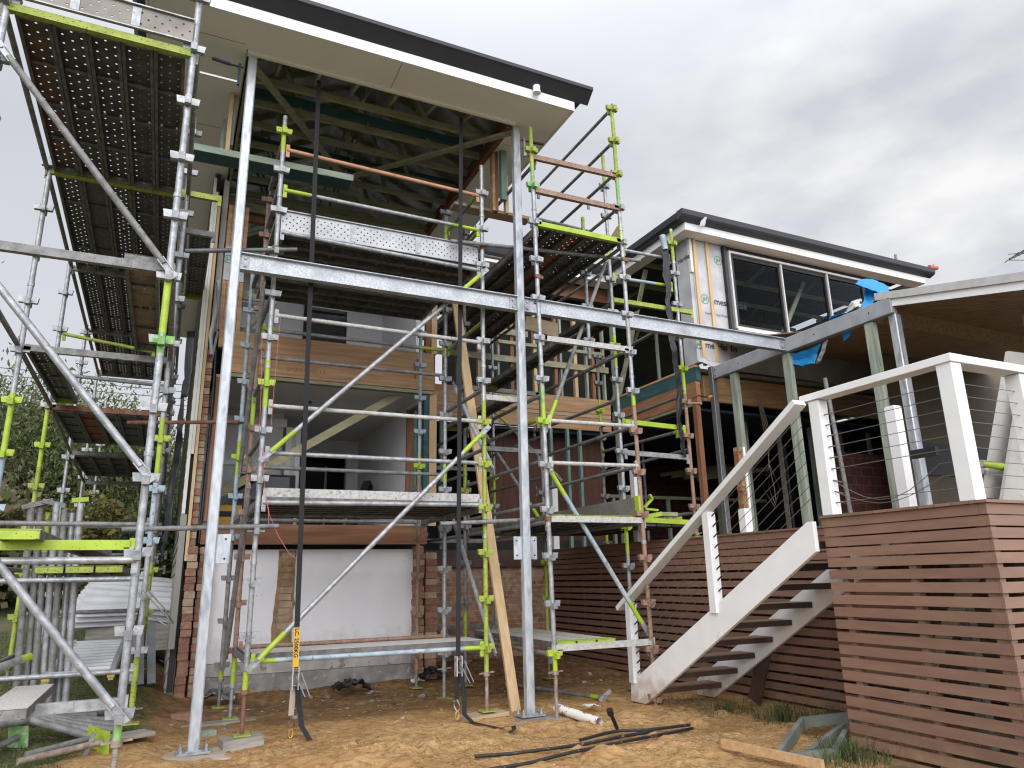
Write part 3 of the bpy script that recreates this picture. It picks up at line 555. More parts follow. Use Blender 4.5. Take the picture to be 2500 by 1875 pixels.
for k, x in enumerate((.75, 1.25, 1.75, 2.3, 2.85, 3.4)):
    hp(MB().bar((x, 8.175, 8.03), (x, 8.74, 8.20), .045, .09, 'treated', (0, 0, 1)), 'rafter')
hp(MB().bar((.44, 8.36, 7.93), (3.014, 11.81, 7.93), .09, .04, 'treated'), 'brace_timber'); hp(MB().bar((4.0, 8.3, 7.89), (.63, 12.1, 7.89), .09, .04, 'treated'), 'brace_timber')
hbox('head_beam', 3.90, 3.98, 8.2, 12.0, 7.90, 8.10, 'jarrah'); hbox('head_beam', .33, .40, 8.2, 12.0, 7.93, 8.10, 'treated')
m = MB().box(-.76, 4.64, 7.57, 8.12, 7.97, 7.985, 'soffit').box(-.76, .33, 8.12, 20.2, 7.97, 7.985, 'soffit').box(3.99, 4.64, 8.12, 13.1, 7.97, 7.985, 'soffit'); hp(m, 'soffit')
m = MB()
for p in ((2.15, 2.156, 7.6, 8.11), (-.7, .3, 8.04, 8.046), (-.7, .22, 9.96, 9.966), (4.1, 4.62, 8.70, 8.706), (-.7, .2, 12.0, 12.006)): m.box(p[0], p[1], p[2], p[3], 7.967, 7.9705, 'curtain')
hp(m, 'sheet_joint')
m = MB().box(.36, 4.02, 8.12, 8.168, 7.925, 8.05, 'soffit').box(.34, .36, 8.12, 12.0, 7.93, 8.05, 'soffit').box(3.985, 4.03, 8.17, 12, 7.945, 8.0, 'soffit'); hp(m, 'eave_trim')
m = MB().box(-.78, 4.662, 7.545, 7.568, 7.955, 8.135, 'white_trim').box(4.642, 4.665, 7.57, 13.1, 7.955, 8.135, 'white_trim').box(-.79, -.765, 7.57, 20.2, 7.955, 8.135, 'white_trim'); hp(m, 'fascia')
m = MB().prism([(7.543, 8.10), (7.40, 8.225), (7.372, 8.24), (7.368, 8.288), (7.543, 8.284)], -.92, 4.88, 'x', 'charcoal'); hp(m, 'gutter')
m = MB().prism([(4.667, 8.215), (4.80, 8.228), (4.862, 8.24), (4.868, 8.282), (4.667, 8.280)], 7.545, 13.2, 'y', 'charcoal'); hp(m, 'gutter')
hp(MB().prism([(-.795, 8.105), (-.90, 8.115), (-.95, 8.16), (-.96, 8.27), (-.795, 8.28)], 7.55, 20.5, 'y', 'charcoal'), 'gutter')
gp = (4.02,7.48,7.979)
hp(MB().tube((gp[0], 7.47, 8.03), (gp[0], 7.47, 8.11), .05, 'white_trim', 20).tube((gp[0], 7.47, 8.0), (gp[0], 7.47, 8.03), .056, 'white_trim', 20), 'gutter_outlet')
# short timbers fixed beside the posts
hbox('stud', .21, .26, 9.05, 9.14, 7.03, 7.965, 'pine_up'); hbox('stud', .265, .30, 9.1, 9.19, 7.2, 7.965, 'treated_up'); hbox('stud', .15, .19, 9.3, 9.36, 7.2, 7.7, 'treated_up')
for a, b in ((790, 860), (845, 905)): pass
hbox('stud', 3.985, 4.03, 8.92, 9.02, 6.95, 7.97, 'lvl'); hbox('stud', 4.035, 4.08, 8.92, 9.02, 6.95, 7.97, 'oregon'); hbox('stud', 4.10, 4.19, 8.84, 8.93, 7.12, 7.965, 'teal_pale'); hbox('stud', 4.20, 4.25, 8.92, 9.0, 6.95, 7.6, 'pine_up')
# --- recess between the block and the wing
hbox('brick_wall', 3.96, 8.7, 13.1, 13.25, -.2, 1.78, 'brick'); hbox('bearer', 3.96, 7.0, 13.02, 13.2, 1.785, 2.1, 'dark_deck')
hbox('floor_beam', 3.9, 8.62, 13.06, 13.16, 4.99, 5.33, 'lvl'); hbox('floor_beam', 3.9, 8.62, 13.08, 13.18, 4.62, 4.90, 'lvl'); hbox('wall_plate', 3.9, 8.62, 13.07, 13.17, 4.905, 4.985, 'plywood')
for i, x in enumerate((3.95, 4.45, 5.0, 5.45, 5.9, 6.2, 6.35, 6.75, 6.9, 7.25, 7.4, 7.75, 8.05, 8.2, 8.5)):
    hbox('stud', x, x + .045 + .03 * (i % 2), 13.08, 13.17, 5.34, 7.4, ['treated_up', 'oregon', 'treated_up', 'pine_up'][i % 4])
hbox('nogging', 3.96, 8.6, 13.03, 13.075, 5.95, 6.08, 'treated'); hbox('nogging', 3.96, 6.6, 13.03, 13.075, 6.55, 6.68, 'treated'); hbox('nogging', 5.9, 8.5, 13.03, 13.075, 6.35, 6.42, 'treated')
hbox('void_back', 5.0, 8.7, 13.9, 14.0, 5.33, 7.97, 'dark_void'); hbox('head_beam', 3.96, 8.7, 13.06, 13.2, 7.65, 7.96, 'lvl_dark')  # void_back: dark sheet behind the studs, coloured to stand in for shade
for x in (4.62, 7.05, 7.45, 7.75): hbox('stud', x, x + .06, 13.02, 13.1, 2.12, 4.6, 'teal_pale')
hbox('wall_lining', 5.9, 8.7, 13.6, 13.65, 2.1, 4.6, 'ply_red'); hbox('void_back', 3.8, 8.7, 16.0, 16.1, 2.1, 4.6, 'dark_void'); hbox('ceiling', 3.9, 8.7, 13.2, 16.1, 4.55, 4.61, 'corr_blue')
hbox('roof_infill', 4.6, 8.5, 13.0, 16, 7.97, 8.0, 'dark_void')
# wing soffits and eave seen between block and wing
m = MB().box(4.64, 8.45, 12.65, 13.0, 7.97, 7.985, 'soffit'); hp(m, 'soffit'); hp(MB().box(4.67, 8.45, 12.62, 12.648, 7.955, 8.13, 'white_trim'), 'fascia'); hp(MB().prism([(12.618, 8.1), (12.5, 8.12), (12.46, 8.27), (12.618, 8.28)], 4.85, 8.3, 'x', 'charcoal'), 'gutter')
# --- the wing: upper storey with window band
m = MB().box(8.44, 15.32, 9.87, 10.16, 7.97, 7.985, 'soffit').box(8.44, 8.72, 10.16, 13.0, 7.97, 7.985, 'soffit'); hp(m, 'soffit')
m = MB().box(8.42, 15.34, 9.845, 9.868, 7.955, 8.135, 'white_trim').box(8.415, 8.438, 9.87, 12.6, 7.955, 8.135, 'white_trim').box(15.322, 15.345, 9.87, 13, 7.955, 8.135, 'white_trim'); hp(m, 'fascia')
hp(MB().prism([(9.843, 8.105), (9.72, 8.15), (9.69, 8.19), (9.675, 8.285), (9.843, 8.285)], 8.24, 15.52, 'x', 'charcoal'), 'gutter')
hp(MB().prism([(8.412, 8.105), (8.31, 8.115), (8.265, 8.16), (8.245, 8.275), (8.412, 8.285)], 9.85, 12.6, 'y', 'charcoal'), 'gutter')
hp(hip(8.28, 15.5, 9.74, 20, 8.288, 9.2, 'charcoal'), 'roof'); hp(hip(8.46, 15.3, 9.9, 19.8, 8.2, 9.1, 'dark_void'), 'sarking')  # wing sarking coloured near black, shade of the roof space painted in
hp(MB().tube((15.35, 9.70, 8.31), (15.62, 9.70, 8.33), .05, 'pink', 12).box(15.46, 15.5, 9.66, 9.74, 8.30, 8.38, 'cable'), 'gutter_end_cap')
m = MB().box(8.80, 9.62, 10.165, 10.2, 5.42, 7.96, 'wrap').box(8.72, 8.80, 10.18, 10.55, 5.42, 7.96, 'wrap').box(9.62, 13.9, 10.165, 10.2, 5.35, 6.16, 'wrap'); hp(m, 'wall_wrap')
for x, z0 in ((8.82, 5.36), (9.14, 5.42)): hbox('batten', x, x + .075, 10.128, 10.163, z0, 7.95, 'pine_up')
hbox('batten', 8.73, 8.79, 10.13, 10.175, 7.25, 7.95, 'trim_cream'); hbox('batten', 9.46, 9.50, 10.128, 10.163, 5.4, 6.1, 'pine_up')
m = MB()
def logo(cx, cz, r, y, jx=True):
    for i in range(24):
        a0, a1 = 2 * math.pi * i / 24, 2 * math.pi * (i + 1) / 24
        m.add([(cx + q * math.cos(a), y, cz + q * math.sin(a)) for a in (a0, a1) for q in (r * .86, r)], [(0, 1, 3, 2)], 'wrap_green')
    text_faces('JH', r * 1.15, (cx - r * .56, y, cz - r * .42), (1, 0, .12), (0, 0, 1), 'wrap_green', m, 0, .003)
logo(9.02, 6.73, .10, 10.161); logo(9.45, 7.62, .10, 10.161); logo(8.76, 5.78, .085, 10.161)
text_faces('mesHardie', .19, (9.245, 10.161, 6.66), (1, 0, 0), (0, 0, 1), 'wrap_black', m, 0, .004); text_faces('JamesHardie', .18, (8.80, 10.161, 5.73), (1, 0, 0), (0, 0, 1), 'wrap_black', m, 0, .004)
text_faces('HardieWrap Weather Barrier', .07, (9.0, 10.161, 6.42), (1, 0, 0), (0, 0, 1), 'wrap_black', m)
text_faces('Hardie', .13, (8.716, 10.5, 7.55), (0, -1, 0), (0, 0, 1), 'wrap_black', m, 0, .003); hp(m, 'printed_logo')
WX0, WX1, WZ0, WZ1 = 9.66, 13.55, 6.19, 7.84
w = hbox('window', WX0, WX0 + .045, 10.06, 10.19, WZ0, WZ1, 'alu_pale')
def wp(mb, name): return mb.build(name, w)
wp(MB().box(WX0 + .045, WX1, 10.06, 10.19, WZ1 - .045, WZ1, 'alu_pale').box(WX0 + .045, WX1, 10.06, 10.19, WZ0, WZ0 + .045, 'alu_pale').box(WX0 + .02, WX1, 10.02, 10.06, WZ0 - .05, WZ0, 'white_trim'), 'window_frame')
xs = [WX0 + .075, 11.05, 12.38, WX1]
for a, b in zip(xs, xs[1:]):
    wp(MB().box(a, a + .06, 10.10, 10.15, WZ0 + .065, WZ1 - .065, 'black_mat').box(b - .06, b - .002, 10.10, 10.15, WZ0 + .065, WZ1 - .065, 'black_mat').box(a + .06, b - .06, 10.10, 10.15, WZ1 - .13, WZ1 - .065, 'black_mat').box(a + .06, b - .06, 10.10, 10.15, WZ0 + .065, WZ0 + .11, 'black_mat'), 'sash')
    wp(MB().box(a + .06, b - .06, 10.122, 10.130, WZ0 + .11, WZ1 - .13, 'glass'), 'pane')
for x in xs[1:3]: wp(MB().box(x - .016, x + .016, 10.055, 10.098, WZ0 + .062, WZ1 - .062, 'alu_pale'), 'mullion')
hp(MB().box(9.55, 9.62, 10.08, 10.16, 5.9, 7.93, 'black_plastic').box(9.62, 13.6, 10.13, 10.16, 7.86, 7.95, 'black_mat'), 'flashing')
# inside the wing upper storey
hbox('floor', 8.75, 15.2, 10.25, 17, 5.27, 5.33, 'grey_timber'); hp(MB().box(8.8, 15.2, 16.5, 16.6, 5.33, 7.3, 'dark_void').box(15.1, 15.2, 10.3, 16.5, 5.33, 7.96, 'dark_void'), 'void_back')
for i in range(6): hp(MB().box(8.75, 15.2, 10.6 + i * 1.0, 10.645 + i * 1.0, 7.98, 8.07, 'treated' if i < 3 else 'truss_shaded').bar((9.5 + .5 * (i % 3), 10.62 + i, 8.05), (10.4, 10.62 + i, 8.6), .08, .04, 'treated', (0, 1, 0)).bar((11.6, 10.62 + i, 8.05), (12.3, 10.62 + i, 8.6), .08, .04, 'treated', (0, 1, 0)).bar((13.4, 10.62 + i, 8.05), (13.9, 10.62 + i, 8.5), .08, .04, 'truss_shaded', (0, 1, 0)), 'roof_truss')
hp(MB().bar((10.9, 10.6, 5.6), (12.5, 10.8, 7.9), .09, .045, 'treated', (0, 1, 0)), 'brace_timber'); hp(MB().bar((12.9, 10.6, 5.9), (14.5, 10.8, 7.9), .09, .045, 'treated', (0, 1, 0)), 'brace_timber'); hp(MB().bar((9.2, 14.0, 5.4), (10.4, 14.0, 7.9), .045, .09, 'treated', (0, 1, 0)), 'brace_timber')
# wing left side: beams, stud wall behind an open bay
hbox('floor_beam', 8.66, 8.76, 10.18, 13.04, 5.06, 5.325, 'teal'); hbox('floor_beam', 8.64, 8.74, 10.2, 13.04, 4.67, 5.05, 'lvl_y'); hbox('wall_plate', 8.65, 8.77, 10.2, 13.04, 5.33, 5.37, 'pine'); hbox('wall_plate', 8.65, 8.75, 10.2, 13.04, 4.61, 4.665, 'treated')
m = MB(); text_faces('SMARTLVL 15 H3', .11, (8.637, 12.2, 4.78), (0, -1, 0), (0, 0, 1), 'oregon', m); hp(m, 'stamp')
hp(MB().bar((8.75, 12.9, 5.4), (8.75, 11.6, 7.9), .045, .09, 'treated', (1, 0, 0)), 'brace_timber'); hbox('stud', 8.68, 8.77, 12.93, 13.03, 5.38, 7.96, 'treated_up')
for k in range(4): hbox('stud', 9.8, 9.86, 11.0 + k * .6, 11.05 + k * .6, 5.34, 7.4, 'treated_up')
hbox('stud', 8.62, 8.72, 10.22, 10.32, 2.2, 4.66, 'oregon'); hbox('stud', 8.66, 8.74, 12.9, 13.0, 2.2, 4.62, 'treated_up')
# wing lower storey
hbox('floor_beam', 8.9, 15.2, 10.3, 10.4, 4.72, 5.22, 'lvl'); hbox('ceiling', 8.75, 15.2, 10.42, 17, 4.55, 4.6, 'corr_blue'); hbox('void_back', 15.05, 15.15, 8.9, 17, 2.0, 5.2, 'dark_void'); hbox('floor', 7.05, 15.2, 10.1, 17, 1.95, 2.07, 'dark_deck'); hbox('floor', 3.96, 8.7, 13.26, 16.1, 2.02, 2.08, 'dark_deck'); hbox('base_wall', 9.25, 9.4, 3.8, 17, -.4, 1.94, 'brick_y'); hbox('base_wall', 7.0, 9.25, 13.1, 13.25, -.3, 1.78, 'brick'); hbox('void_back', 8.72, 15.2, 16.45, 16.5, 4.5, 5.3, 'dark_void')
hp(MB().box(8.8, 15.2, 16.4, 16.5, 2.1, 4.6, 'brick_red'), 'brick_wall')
for i in range(6): hbox('stud', 8.9 + i * .75, 8.96 + i * .75, 13.6, 13.68, 2.1, 3.25, 'treated_up')
hbox('wall_plate', 8.8, 13.4, 13.58, 13.7, 3.25, 3.32, 'treated')
for i in range(5): hp(MB().box(10.4 + i * .9, 10.46 + i * .9, 10.9, 10.98, 2.1, 4.55, ['treated_up', 'grey_timber'][i % 2]), 'stud')
for i in range(4): hp(MB().bar((11.8, 14.2 + i * .5, 3.85 + .1 * i), (13.6, 13.6 + i * .5, 4.1 + .1 * i), .045, .10, 'treated'), 'rafter')
for x, y in ((9.5, 13.2), (10.2, 14.2), (12.0, 13.5), (13.2, 12.6)): hp(MB().tube((x, y, 2.1), (x, y, 4.55), .03, 'galv_old'), 'prop')
for k in range(4):
    a = (10.2 + .02 * k, 10.28, 4.95); hp(MB().path([a, (a[0] + .03 * k, 10.2, 4.2), (a[0] + .05 - .03 * k, 10.2, 3.6), (a[0] + .12 * (k - 1.5), 10.2, 3.1), (a[0] + .06, 10.2, 2.75 + .05 * k)], .006, 'cable', 6), 'hanging_cable')
# posts in the opening, treated pine props
for y in (9.50, 8.25, 6.66): hp(MB().box(8.90, 8.99, y - .07, y + .07, 2.12, 5.045, 'treated_up'), 'timber_prop')
# ------------------------------------------------------------------ steel frame
F = thing('steel_frame', 'new galvanised steel posts and beams standing in front of the open house', 'steel frame', (.41, 8.22, 0))
def rhs(x, y, z0, z1, w, mat, name='post', plate=True):
    m = MB(); c = .012; h = w / 2
    poly = [(-h + c, -h), (h - c, -h), (h, -h + c), (h, h - c), (h - c, h), (-h + c, h), (-h, h - c), (-h, -h + c)]
    m.prism([(x + a, y + b) for a, b in poly], z0, z1, 'z', mat); o = m.build(name, F)
    if plate:
        p = MB().box(x - .15, x + .15, y - .11, y + .11, z0 - .005, z0 + .018, 'galv').box(x - .07, x + .07, y - .07, y + .07, z0 + .018, z0 + .026, 'galv'); p.build('base_plate', o)
        for a in (-.115, .115):
            for b in (-.075, .075): MB().tube((x + a, y + b, z0 + .018), (x + a, y + b, z0 + .075), .010, 'galv', 8).tube((x + a, y + b, z0 + .018), (x + a, y + b, z0 + .040), .02, 'galv', 6).build('anchor_bolt', o)
    return o
p1 = rhs(.41, 8.22, .02, 7.93, .105, 'galv_post'); p2 = rhs(4.05, 8.22, .02, 7.93, .105, 'galv_post'); p3 = rhs(8.99, 6.30, 2.12, 5.05, .12, 'galv_post', plate=False); p4 = rhs(8.90, 10.02, 2.12, 5.30, .11, 'steel_dark', plate=False)
MB().box(8.84, 8.845, 9.955, 9.965, 2.2, 5.2, 'alu').build('weld_edge', p4)
def fin(post, x0, x1, z0, z1, holes):
    m = MB().box(x0, x1, 8.214, 8.226, z0, z1, 'galv_post')
    for hx, hz in holes: m.tube((hx, 8.2125, hz), (hx, 8.214, hz), .012, 'black_mat', 10)
    m.build('fin_plate', post, bevel=.004)
fin(p1, .464, .60, 1.79, 2.09, [(.55, 1.84), (.55, 2.04)]); fin(p2, 4.104, 4.205, 1.80, 2.08, [(4.17, 1.85), (4.17, 2.03)]); fin(p2, 3.885, 3.996, 1.80, 2.08, [(3.925, 1.85), (3.925, 2.03)])
def ibeam(x0, x1, y, z0, z1, w=.105):
    t = .010; m = MB(); m.box(x0, x1, y - w / 2, y + w / 2, z0, z0 + t, 'galv_beam').box(x0, x1, y - w / 2, y + w / 2, z1 - t, z1, 'galv_beam').box(x0, x1, y - .004, y + .004, z0 + t, z1 - t, 'galv_beam')
    o = m.build('beam', F)
    for xe, s in ((x0, 1), (x1, -1)):
        c = MB().box(min(xe + s * .012, xe + s * .10), max(xe + s * .012, xe + s * .10), y - .013, y - .005, z0 + .025, z1 - .025, 'galv'); c.build('end_cleat', o)
        for zz in (z0 + .06, z1 - .06): MB().tube((xe + s * .055, y - .03, zz), (xe + s * .055, y - .013, zz), .016, 'galv', 6).build('bolt', o)
ibeam(.463, 3.997, 8.22, 5.072, 5.285); ibeam(4.103, 8.868, 8.22, 5.072, 5.285)
b = MB().box(8.87, 8.99, 6.24, 9.965, 5.055, 5.29, 'galv_dull'); bo = b.build('beam', F, bevel=.01)
for y in (9.3, 7.6, 6.6): MB().tube((8.866, y, 5.17), (8.8705, y, 5.17), .012, 'black_mat', 8).build('bolt_hole', bo)
for y, zz in ((9.9, 5.11), (9.9, 5.23)): MB().tube((8.85, y, zz), (8.87, y, zz), .017, 'galv_old', 6).build('bolt', bo)
# ------------------------------------------------------------------ clamps at the post heads
def clamp(name, label, x, y, z, dirx, navy):
    t = thing(name, label, 'clamp', (x, y, z)); d = dirx
    MB().box(min(x, x + d * .45), max(x, x + d * .45), y - .01, y + .01, z - .012, z + .012, 'alu').build('bar', t)
    MB().box(min(x, x + d * .03), max(x, x + d * .03), y - .016, y + .016, z - .04, z + .26, 'navy' if navy else 'galv').build('jaw', t)
    MB().tube((x - d * .03, y, z + .22), (x + d * .12, y, z + .22), .011, 'black_mat', 8).tube((x + d * .12, y, z + .22), (x + d * .33, y, z + .24), .02, 'navy' if navy else 'black_mat', 10).build('screw_handle', t)
clamp('bar_clamp', 'blue jawed bar clamp gripping the head of the left steel post', .28, 8.16, 7.50, -1, True)
clamp('bar_clamp', 'silver bar clamp gripping the head of the steel post right of centre', 4.14, 8.16, 7.50, 1, False)
# ------------------------------------------------------------------ scaffolding
TR = .029
def cups(m, x, y, z, mat):
    """four welded wedge pockets round a standard"""
    for k, (dx, dy) in enumerate(((1, 0), (-1, 0), (0, 1), (0, -1))):
        zz = z + (.0 if dx else -.028); e = .034
        cx, cy = x + dx * .062, y + dy * .062; a = .034 if dx else .026; b_ = .034 if dy else .026
        lo = [(cx - a, cy - b_), (cx + a, cy - b_), (cx + a, cy + b_), (cx - a, cy + b_)]
        vs = [(p[0] - dx * .006, p[1] - dy * .006, zz - e) for p in lo] + [(p[0] + dx * .004, p[1] + dy * .004, zz + e) for p in lo]
        m.add(vs, [(3, 2, 1, 0), (4, 5, 6, 7), (0, 1, 5, 4), (1, 2, 6, 5), (2, 3, 7, 6), (3, 0, 4, 7)], mat)
    return m
def standard(root, x, y, z0, z1, mat, nodes, bands=(), jack=None, jmat='thread', lean=(0, 0), plate='lime_old', pad=None, cupmat=None):
    m = MB(); L_ = z1 - z0; q = (x + lean[0], y + lean[1], z1)
    m.tube((x, y, z0), q, TR, mat, 14, bands=[((a - z0) / L_, (b_ - z0) / L_, c) for a, b_, c in bands])
    for z in nodes:
        if z0 < z < z1:
            t = (z - z0) / L_; mm = cupmat or mat
            for a, b_, c in bands:
                if a <= z <= b_: mm = c
            cups(m, x + lean[0] * t, y + lean[1] * t, z, mm)
    for z in nodes[3::4]:
        if z0 < z < z1 - .3: t = (z + .2 - z0) / L_; m.tube((x + lean[0] * t, y + lean[1] * t, z + .17), (x + lean[0] * t, y + lean[1] * t, z + .21), TR + .006, mat, 14)
    o = m.build('standard', root)
    if jack is not None:
        n = max(3, int((z0 - jack) / .022)); pts = []
        j = MB().tube((x, y, jack + .012), (x, y, z0 + .02), .020, jmat, 10)
        for i in range(n): zz = jack + .03 + (z0 - jack - .04) * i / n; j.tube((x, y, zz), (x, y, zz + .009), .0235, jmat, 10)
        j.tube((x, y, z0 - .045), (x, y, z0), .042, jmat, 10); j.bar((x - .10, y - .02, z0 - .015), (x + .10, y + .02, z0 - .008), .03, .016, jmat)
        j.build('base_jack', o); MB().box(x - .085, x + .085, y - .085, y + .085, jack, jack + .012, plate).build('base_plate', o)
    return o
def nodes(z, n, s): return [z + s * i for i in range(n)]
def ledger(root, p, q, mat='galv', bands=None, r=None, name='ledger', fit=True):
    m = MB(); m.tube(p, q, r or TR * .92, mat, 12, bands=bands); p, q = V(p), V(q); d = (q - p).normalized()
    if fit:
        for e, s in ((p, 1), (q, -1)):
            c = e + d * (s * .01); m.bar(c + V((0, 0, -.10)), c + V((0, 0, .075)), .018, .045, (bands[0][2] if bands else mat), d)
    return m.build(name, root)
def transom(root, p, q, mat='galv_old', h=.065, w=.055, name='transom'):
    """angle-section transom that carries planks"""
    p, q = V(p), V(q); d = (q - p).normalized(); a = d.cross(V((0, 0, 1))).normalized(); m = MB()
    m.bar(p + V((0, 0, -.004)), q + V((0, 0, -.004)), w, .008, mat); m.bar(p + a * (w / 2 - .005) + V((0, 0, h / 2)), q + a * (w / 2 - .005) + V((0, 0, h / 2)), .007, h, mat); m.bar(p - a * (w / 2 - .005) + V((0, 0, h / 2)), q - a * (w / 2 - .005) + V((0, 0, h / 2)), .007, h, mat)
    for e, s in ((p, 1), (q, -1)): m.bar(e - d * (s * .02) + V((0, 0, -.07)), e - d * (s * .02) + V((0, 0, .08)), .02, .05, mat, d)
    return m.build(name, root)
def brace(root, p, q, mat='galv', lime=True, off=(0, 0, 0)):
    p, q = V(p), V(q); d = (q - p).normalized(); L_ = (q - p).length; m = MB()
    m.tube(p + d * .12, q - d * .12, TR, mat, 12, bands=[(0, min(.3, .38 / L_), 'lime'), (1 - min(.3, .38 / L_), 1, 'lime')] if lime else None)
    a = d.cross(V((0, 1, 0)) if abs(d.y) < .5 else V((1, 0, 0))).normalized()
    n_ = V((0, 1, 0)) if abs(d.y) < .5 else V((1, 0, 0))
    for e, s in ((p, 1), (q, -1)):
        m.bar(e - d * (s * .03), e + d * (s * .17), .062, .016, 'galv', n_); m.tube(e + d * (s * .02) - n_ * .018, e + d * (s * .02) + n_ * .018, .016, 'galv', 8)
        m.bar(e + d * (s * .03) + a * .026 - n_ * .010, e + d * (s * .17) + a * .026 - n_ * .010, .008, .026, 'galv', n_); m.bar(e + d * (s * .03) - a * .026 - n_ * .010, e + d * (s * .17) - a * .026 - n_ * .010, .008, .026, 'galv', n_)
    return m.build('diagonal_brace', root)
PL = {}
def plank(x, y, z, L, along, mat, label, group, ends=None, w=.262, name='scaffold_plank'):
    """pressed-steel plank: sheet with turned-down lips and end caps; object x runs along the plank"""
    key = (round(L, 3), mat, ends, w)
    if key not in PL:
        m = MB(); h = w / 2; m.box(0, L, -h, h, -.0025, 0, mat)
        for s in (-1, 1):
            e = s * h; m.box(0, L, min(e, e - s * .006), max(e, e - s * .006), -.07, -.0026, 'lip'); m.box(0, L, min(e - s * .006, e - s * .03), max(e - s * .006, e - s * .03), -.07, -.064, 'lip')
        for t in (.26, .5, .74): m.box(L * t - .02, L * t + .02, -h + .03, h - .03, -.026, -.0028, mat if mat.startswith('plank') else 'steel_dark')
        for x0 in (0, L - .05): m.box(x0, x0 + .05, -h + .006, h - .006, -.068, -.0065, ends or 'galv_old')
        if ends: m.box(0, .16, -h, h, .0005, .004, ends).box(L - .16, L, -h, h, .0005, .004, ends)
        o = m.build(name, origin=(0, 0, 0)); PL[key] = o
    else:
        o = PL[key].copy(); COL.objects.link(o)
        for k in list(o.keys()):
            if k in ('label', 'group'): del o[k]
    o.location = (x, y, z); o.rotation_euler = (0, 0, 0 if along == 'x' else math.pi / 2)
    tag(o, label, 'scaffold plank', group); return o
def toeboard(x, y, z, L, along, mat, label, group, h=.26, name='toe_board'):
    m = MB(); m.box(0, L, -.004, .004, -h / 2, h / 2, mat).box(0, L, -.03, -.004, h / 2 - .012, h / 2, 'galv').box(0, L, -.03, -.004, -h / 2, -h / 2 + .012, 'galv')
    for t in (.34, .67): m.box(L * t - .035, L * t + .035, -.012, -.004, -h / 2 + .03, h / 2 - .03, 'galv')
    o = m.build(name, origin=(0, 0, 0)); o.location = (x, y, z); o.rotation_euler = (0, 0, 0 if along == 'x' else math.pi / 2); tag(o, label, 'toe board', group); return o
# ---- left scaffold, running back along the side of the house
S = thing('scaffold', 'tall scaffold run along the left side of the house, nearest the camera', 'scaffold', (-.2, 6.35, .2))
XI, XO = -.20, -1.655; RY = [6.35, 9.05, 11.75, 14.45, 17.15, 19.85]
nd = nodes(.695, 13, .573)
standard(S, XI, 6.35, .52, 7.75, 'galv', nd, [(.52, .62, 'green_worn'), (3.42, 3.62, 'green_worn'), (3.62, 4.08, 'lime')], jack=.10, pad=1)
standard(S, XO, 6.35, .5, 7.3, 'galv', nd, [(3.3, 3.8, 'lime_old')], jack=.05)
standard(S, XI + .02, 9.05, .35, 7.45, 'galv', nodes(.35, 13, .573), [(2.0, 2.75, 'blue_worn'), (2.75, 3.45, 'lime'), (.35, .9, 'lime_old')], jack=.2)
standard(S, XO, 9.05, .4, 6.5, 'galv', nodes(.68, 11, .573), [(1.2, 2.95, 'blue_worn'), (2.95, 3.62, 'lime'), (.4, 1.2, 'lime_old')], jack=.16)
standard(S, -1.71, 11.75, .6, 6.33, 'galv', nodes(.65, 11, .573), [(.6, 3.2, 'lime_old'), (3.2, 4.05, 'lime')], jack=.46)
standard(S, XI + .02, 11.75, .6, 6.4, 'galv_old', nodes(.65, 11, .573), [(.9, 1.9, 'lime_old')], jack=.46)
for i, (y, zt, lm) in enumerate(((14.45, 6.2, (1.9, 3.0, 'green_worn')), (17.15, 6.05, (1.2, 2.3, 'lime_old')), (19.85, 6.05, (1.0, 3.0, 'lime_old')))):
    standard(S, -1.70, y, .85 + .3 * i, zt, 'galv', nodes(.9, 10, .573), [lm], jack=.72 + .3 * i); standard(S, XI - .02, y, .85 + .3 * i, zt, 'galv_old', nodes(.9, 10, .573), [(1.0, 1.9, 'lime_old')], jack=.72 + .3 * i)
TZ = [6.40, 6.36, 6.24, 6.13, 6.03]; MZ = [4.20, 4.18, 4.10, 3.88, 3.70]
for i in range(4):
    y0, y1 = RY[i], RY[i + 1]
    for x in (XO - .03, XI + .03):
        ledger(S, (x, y0, TZ[i] - .02), (x, y1, TZ[i + 1] - .02), 'galv_old'); ledger(S, (x, y0, MZ[i] - .02), (x, y1, MZ[i + 1] - .02), 'galv_old')
for i, mt in enumerate(('lime_old', 'lime_old', 'galv_old', 'galv_old', 'galv_old')): transom(S, (XO, RY[i], TZ[i] - .07), (XI, RY[i], TZ[i] - .07), mt)
for i, mt in enumerate(('galv_old', 'galv_old', 'rust', 'galv_old', 'galv_old')): transom(S, (XO, RY[i], MZ[i] - .07 + .03 * (i == 0)), (XI, RY[i], MZ[i] - .07 + .03 * (i == 0)), mt)
ledger(S, (XO, RY[1], 5.25), (XI, RY[1], 5.25), 'lime_old') if False else None
ledger(S, (XO, RY[2], 5.16), (-.45, RY[2], 5.02), 'lime_old'); ledger(S, (XO, RY[2], 4.55), (XI, RY[2], 4.5), 'galv_old')
transom(S, (XO, 6.35, 1.865), (-.26, 6.35, 1.865), 'lime'); ledger(S, (XO, 6.30, 1.78), (XI, 6.30, 1.78), 'galv'); transom(S, (XO, 6.35, .74), (XI, 6.35, .74), 'galv')
for y, z in ((9.05, 1.66), (11.75, 1.72), (9.05, .72), (9.05, 2.24)): ledger(S, (XO, y, z), (XI, y, z), 'galv' if z < 2 else 'galv_old')
for z in (1.25, 2.4): ledger(S, (XO, 11.75, z), (XI, 11.75, z), 'galv_old')
for z in (.75, 1.80): ledger(S, (XO, 6.35, z), (XO, 9.05, z), 'galv_old'); ledger(S, (XO, 9.05, z), (XO, 11.75, z), 'galv_old')
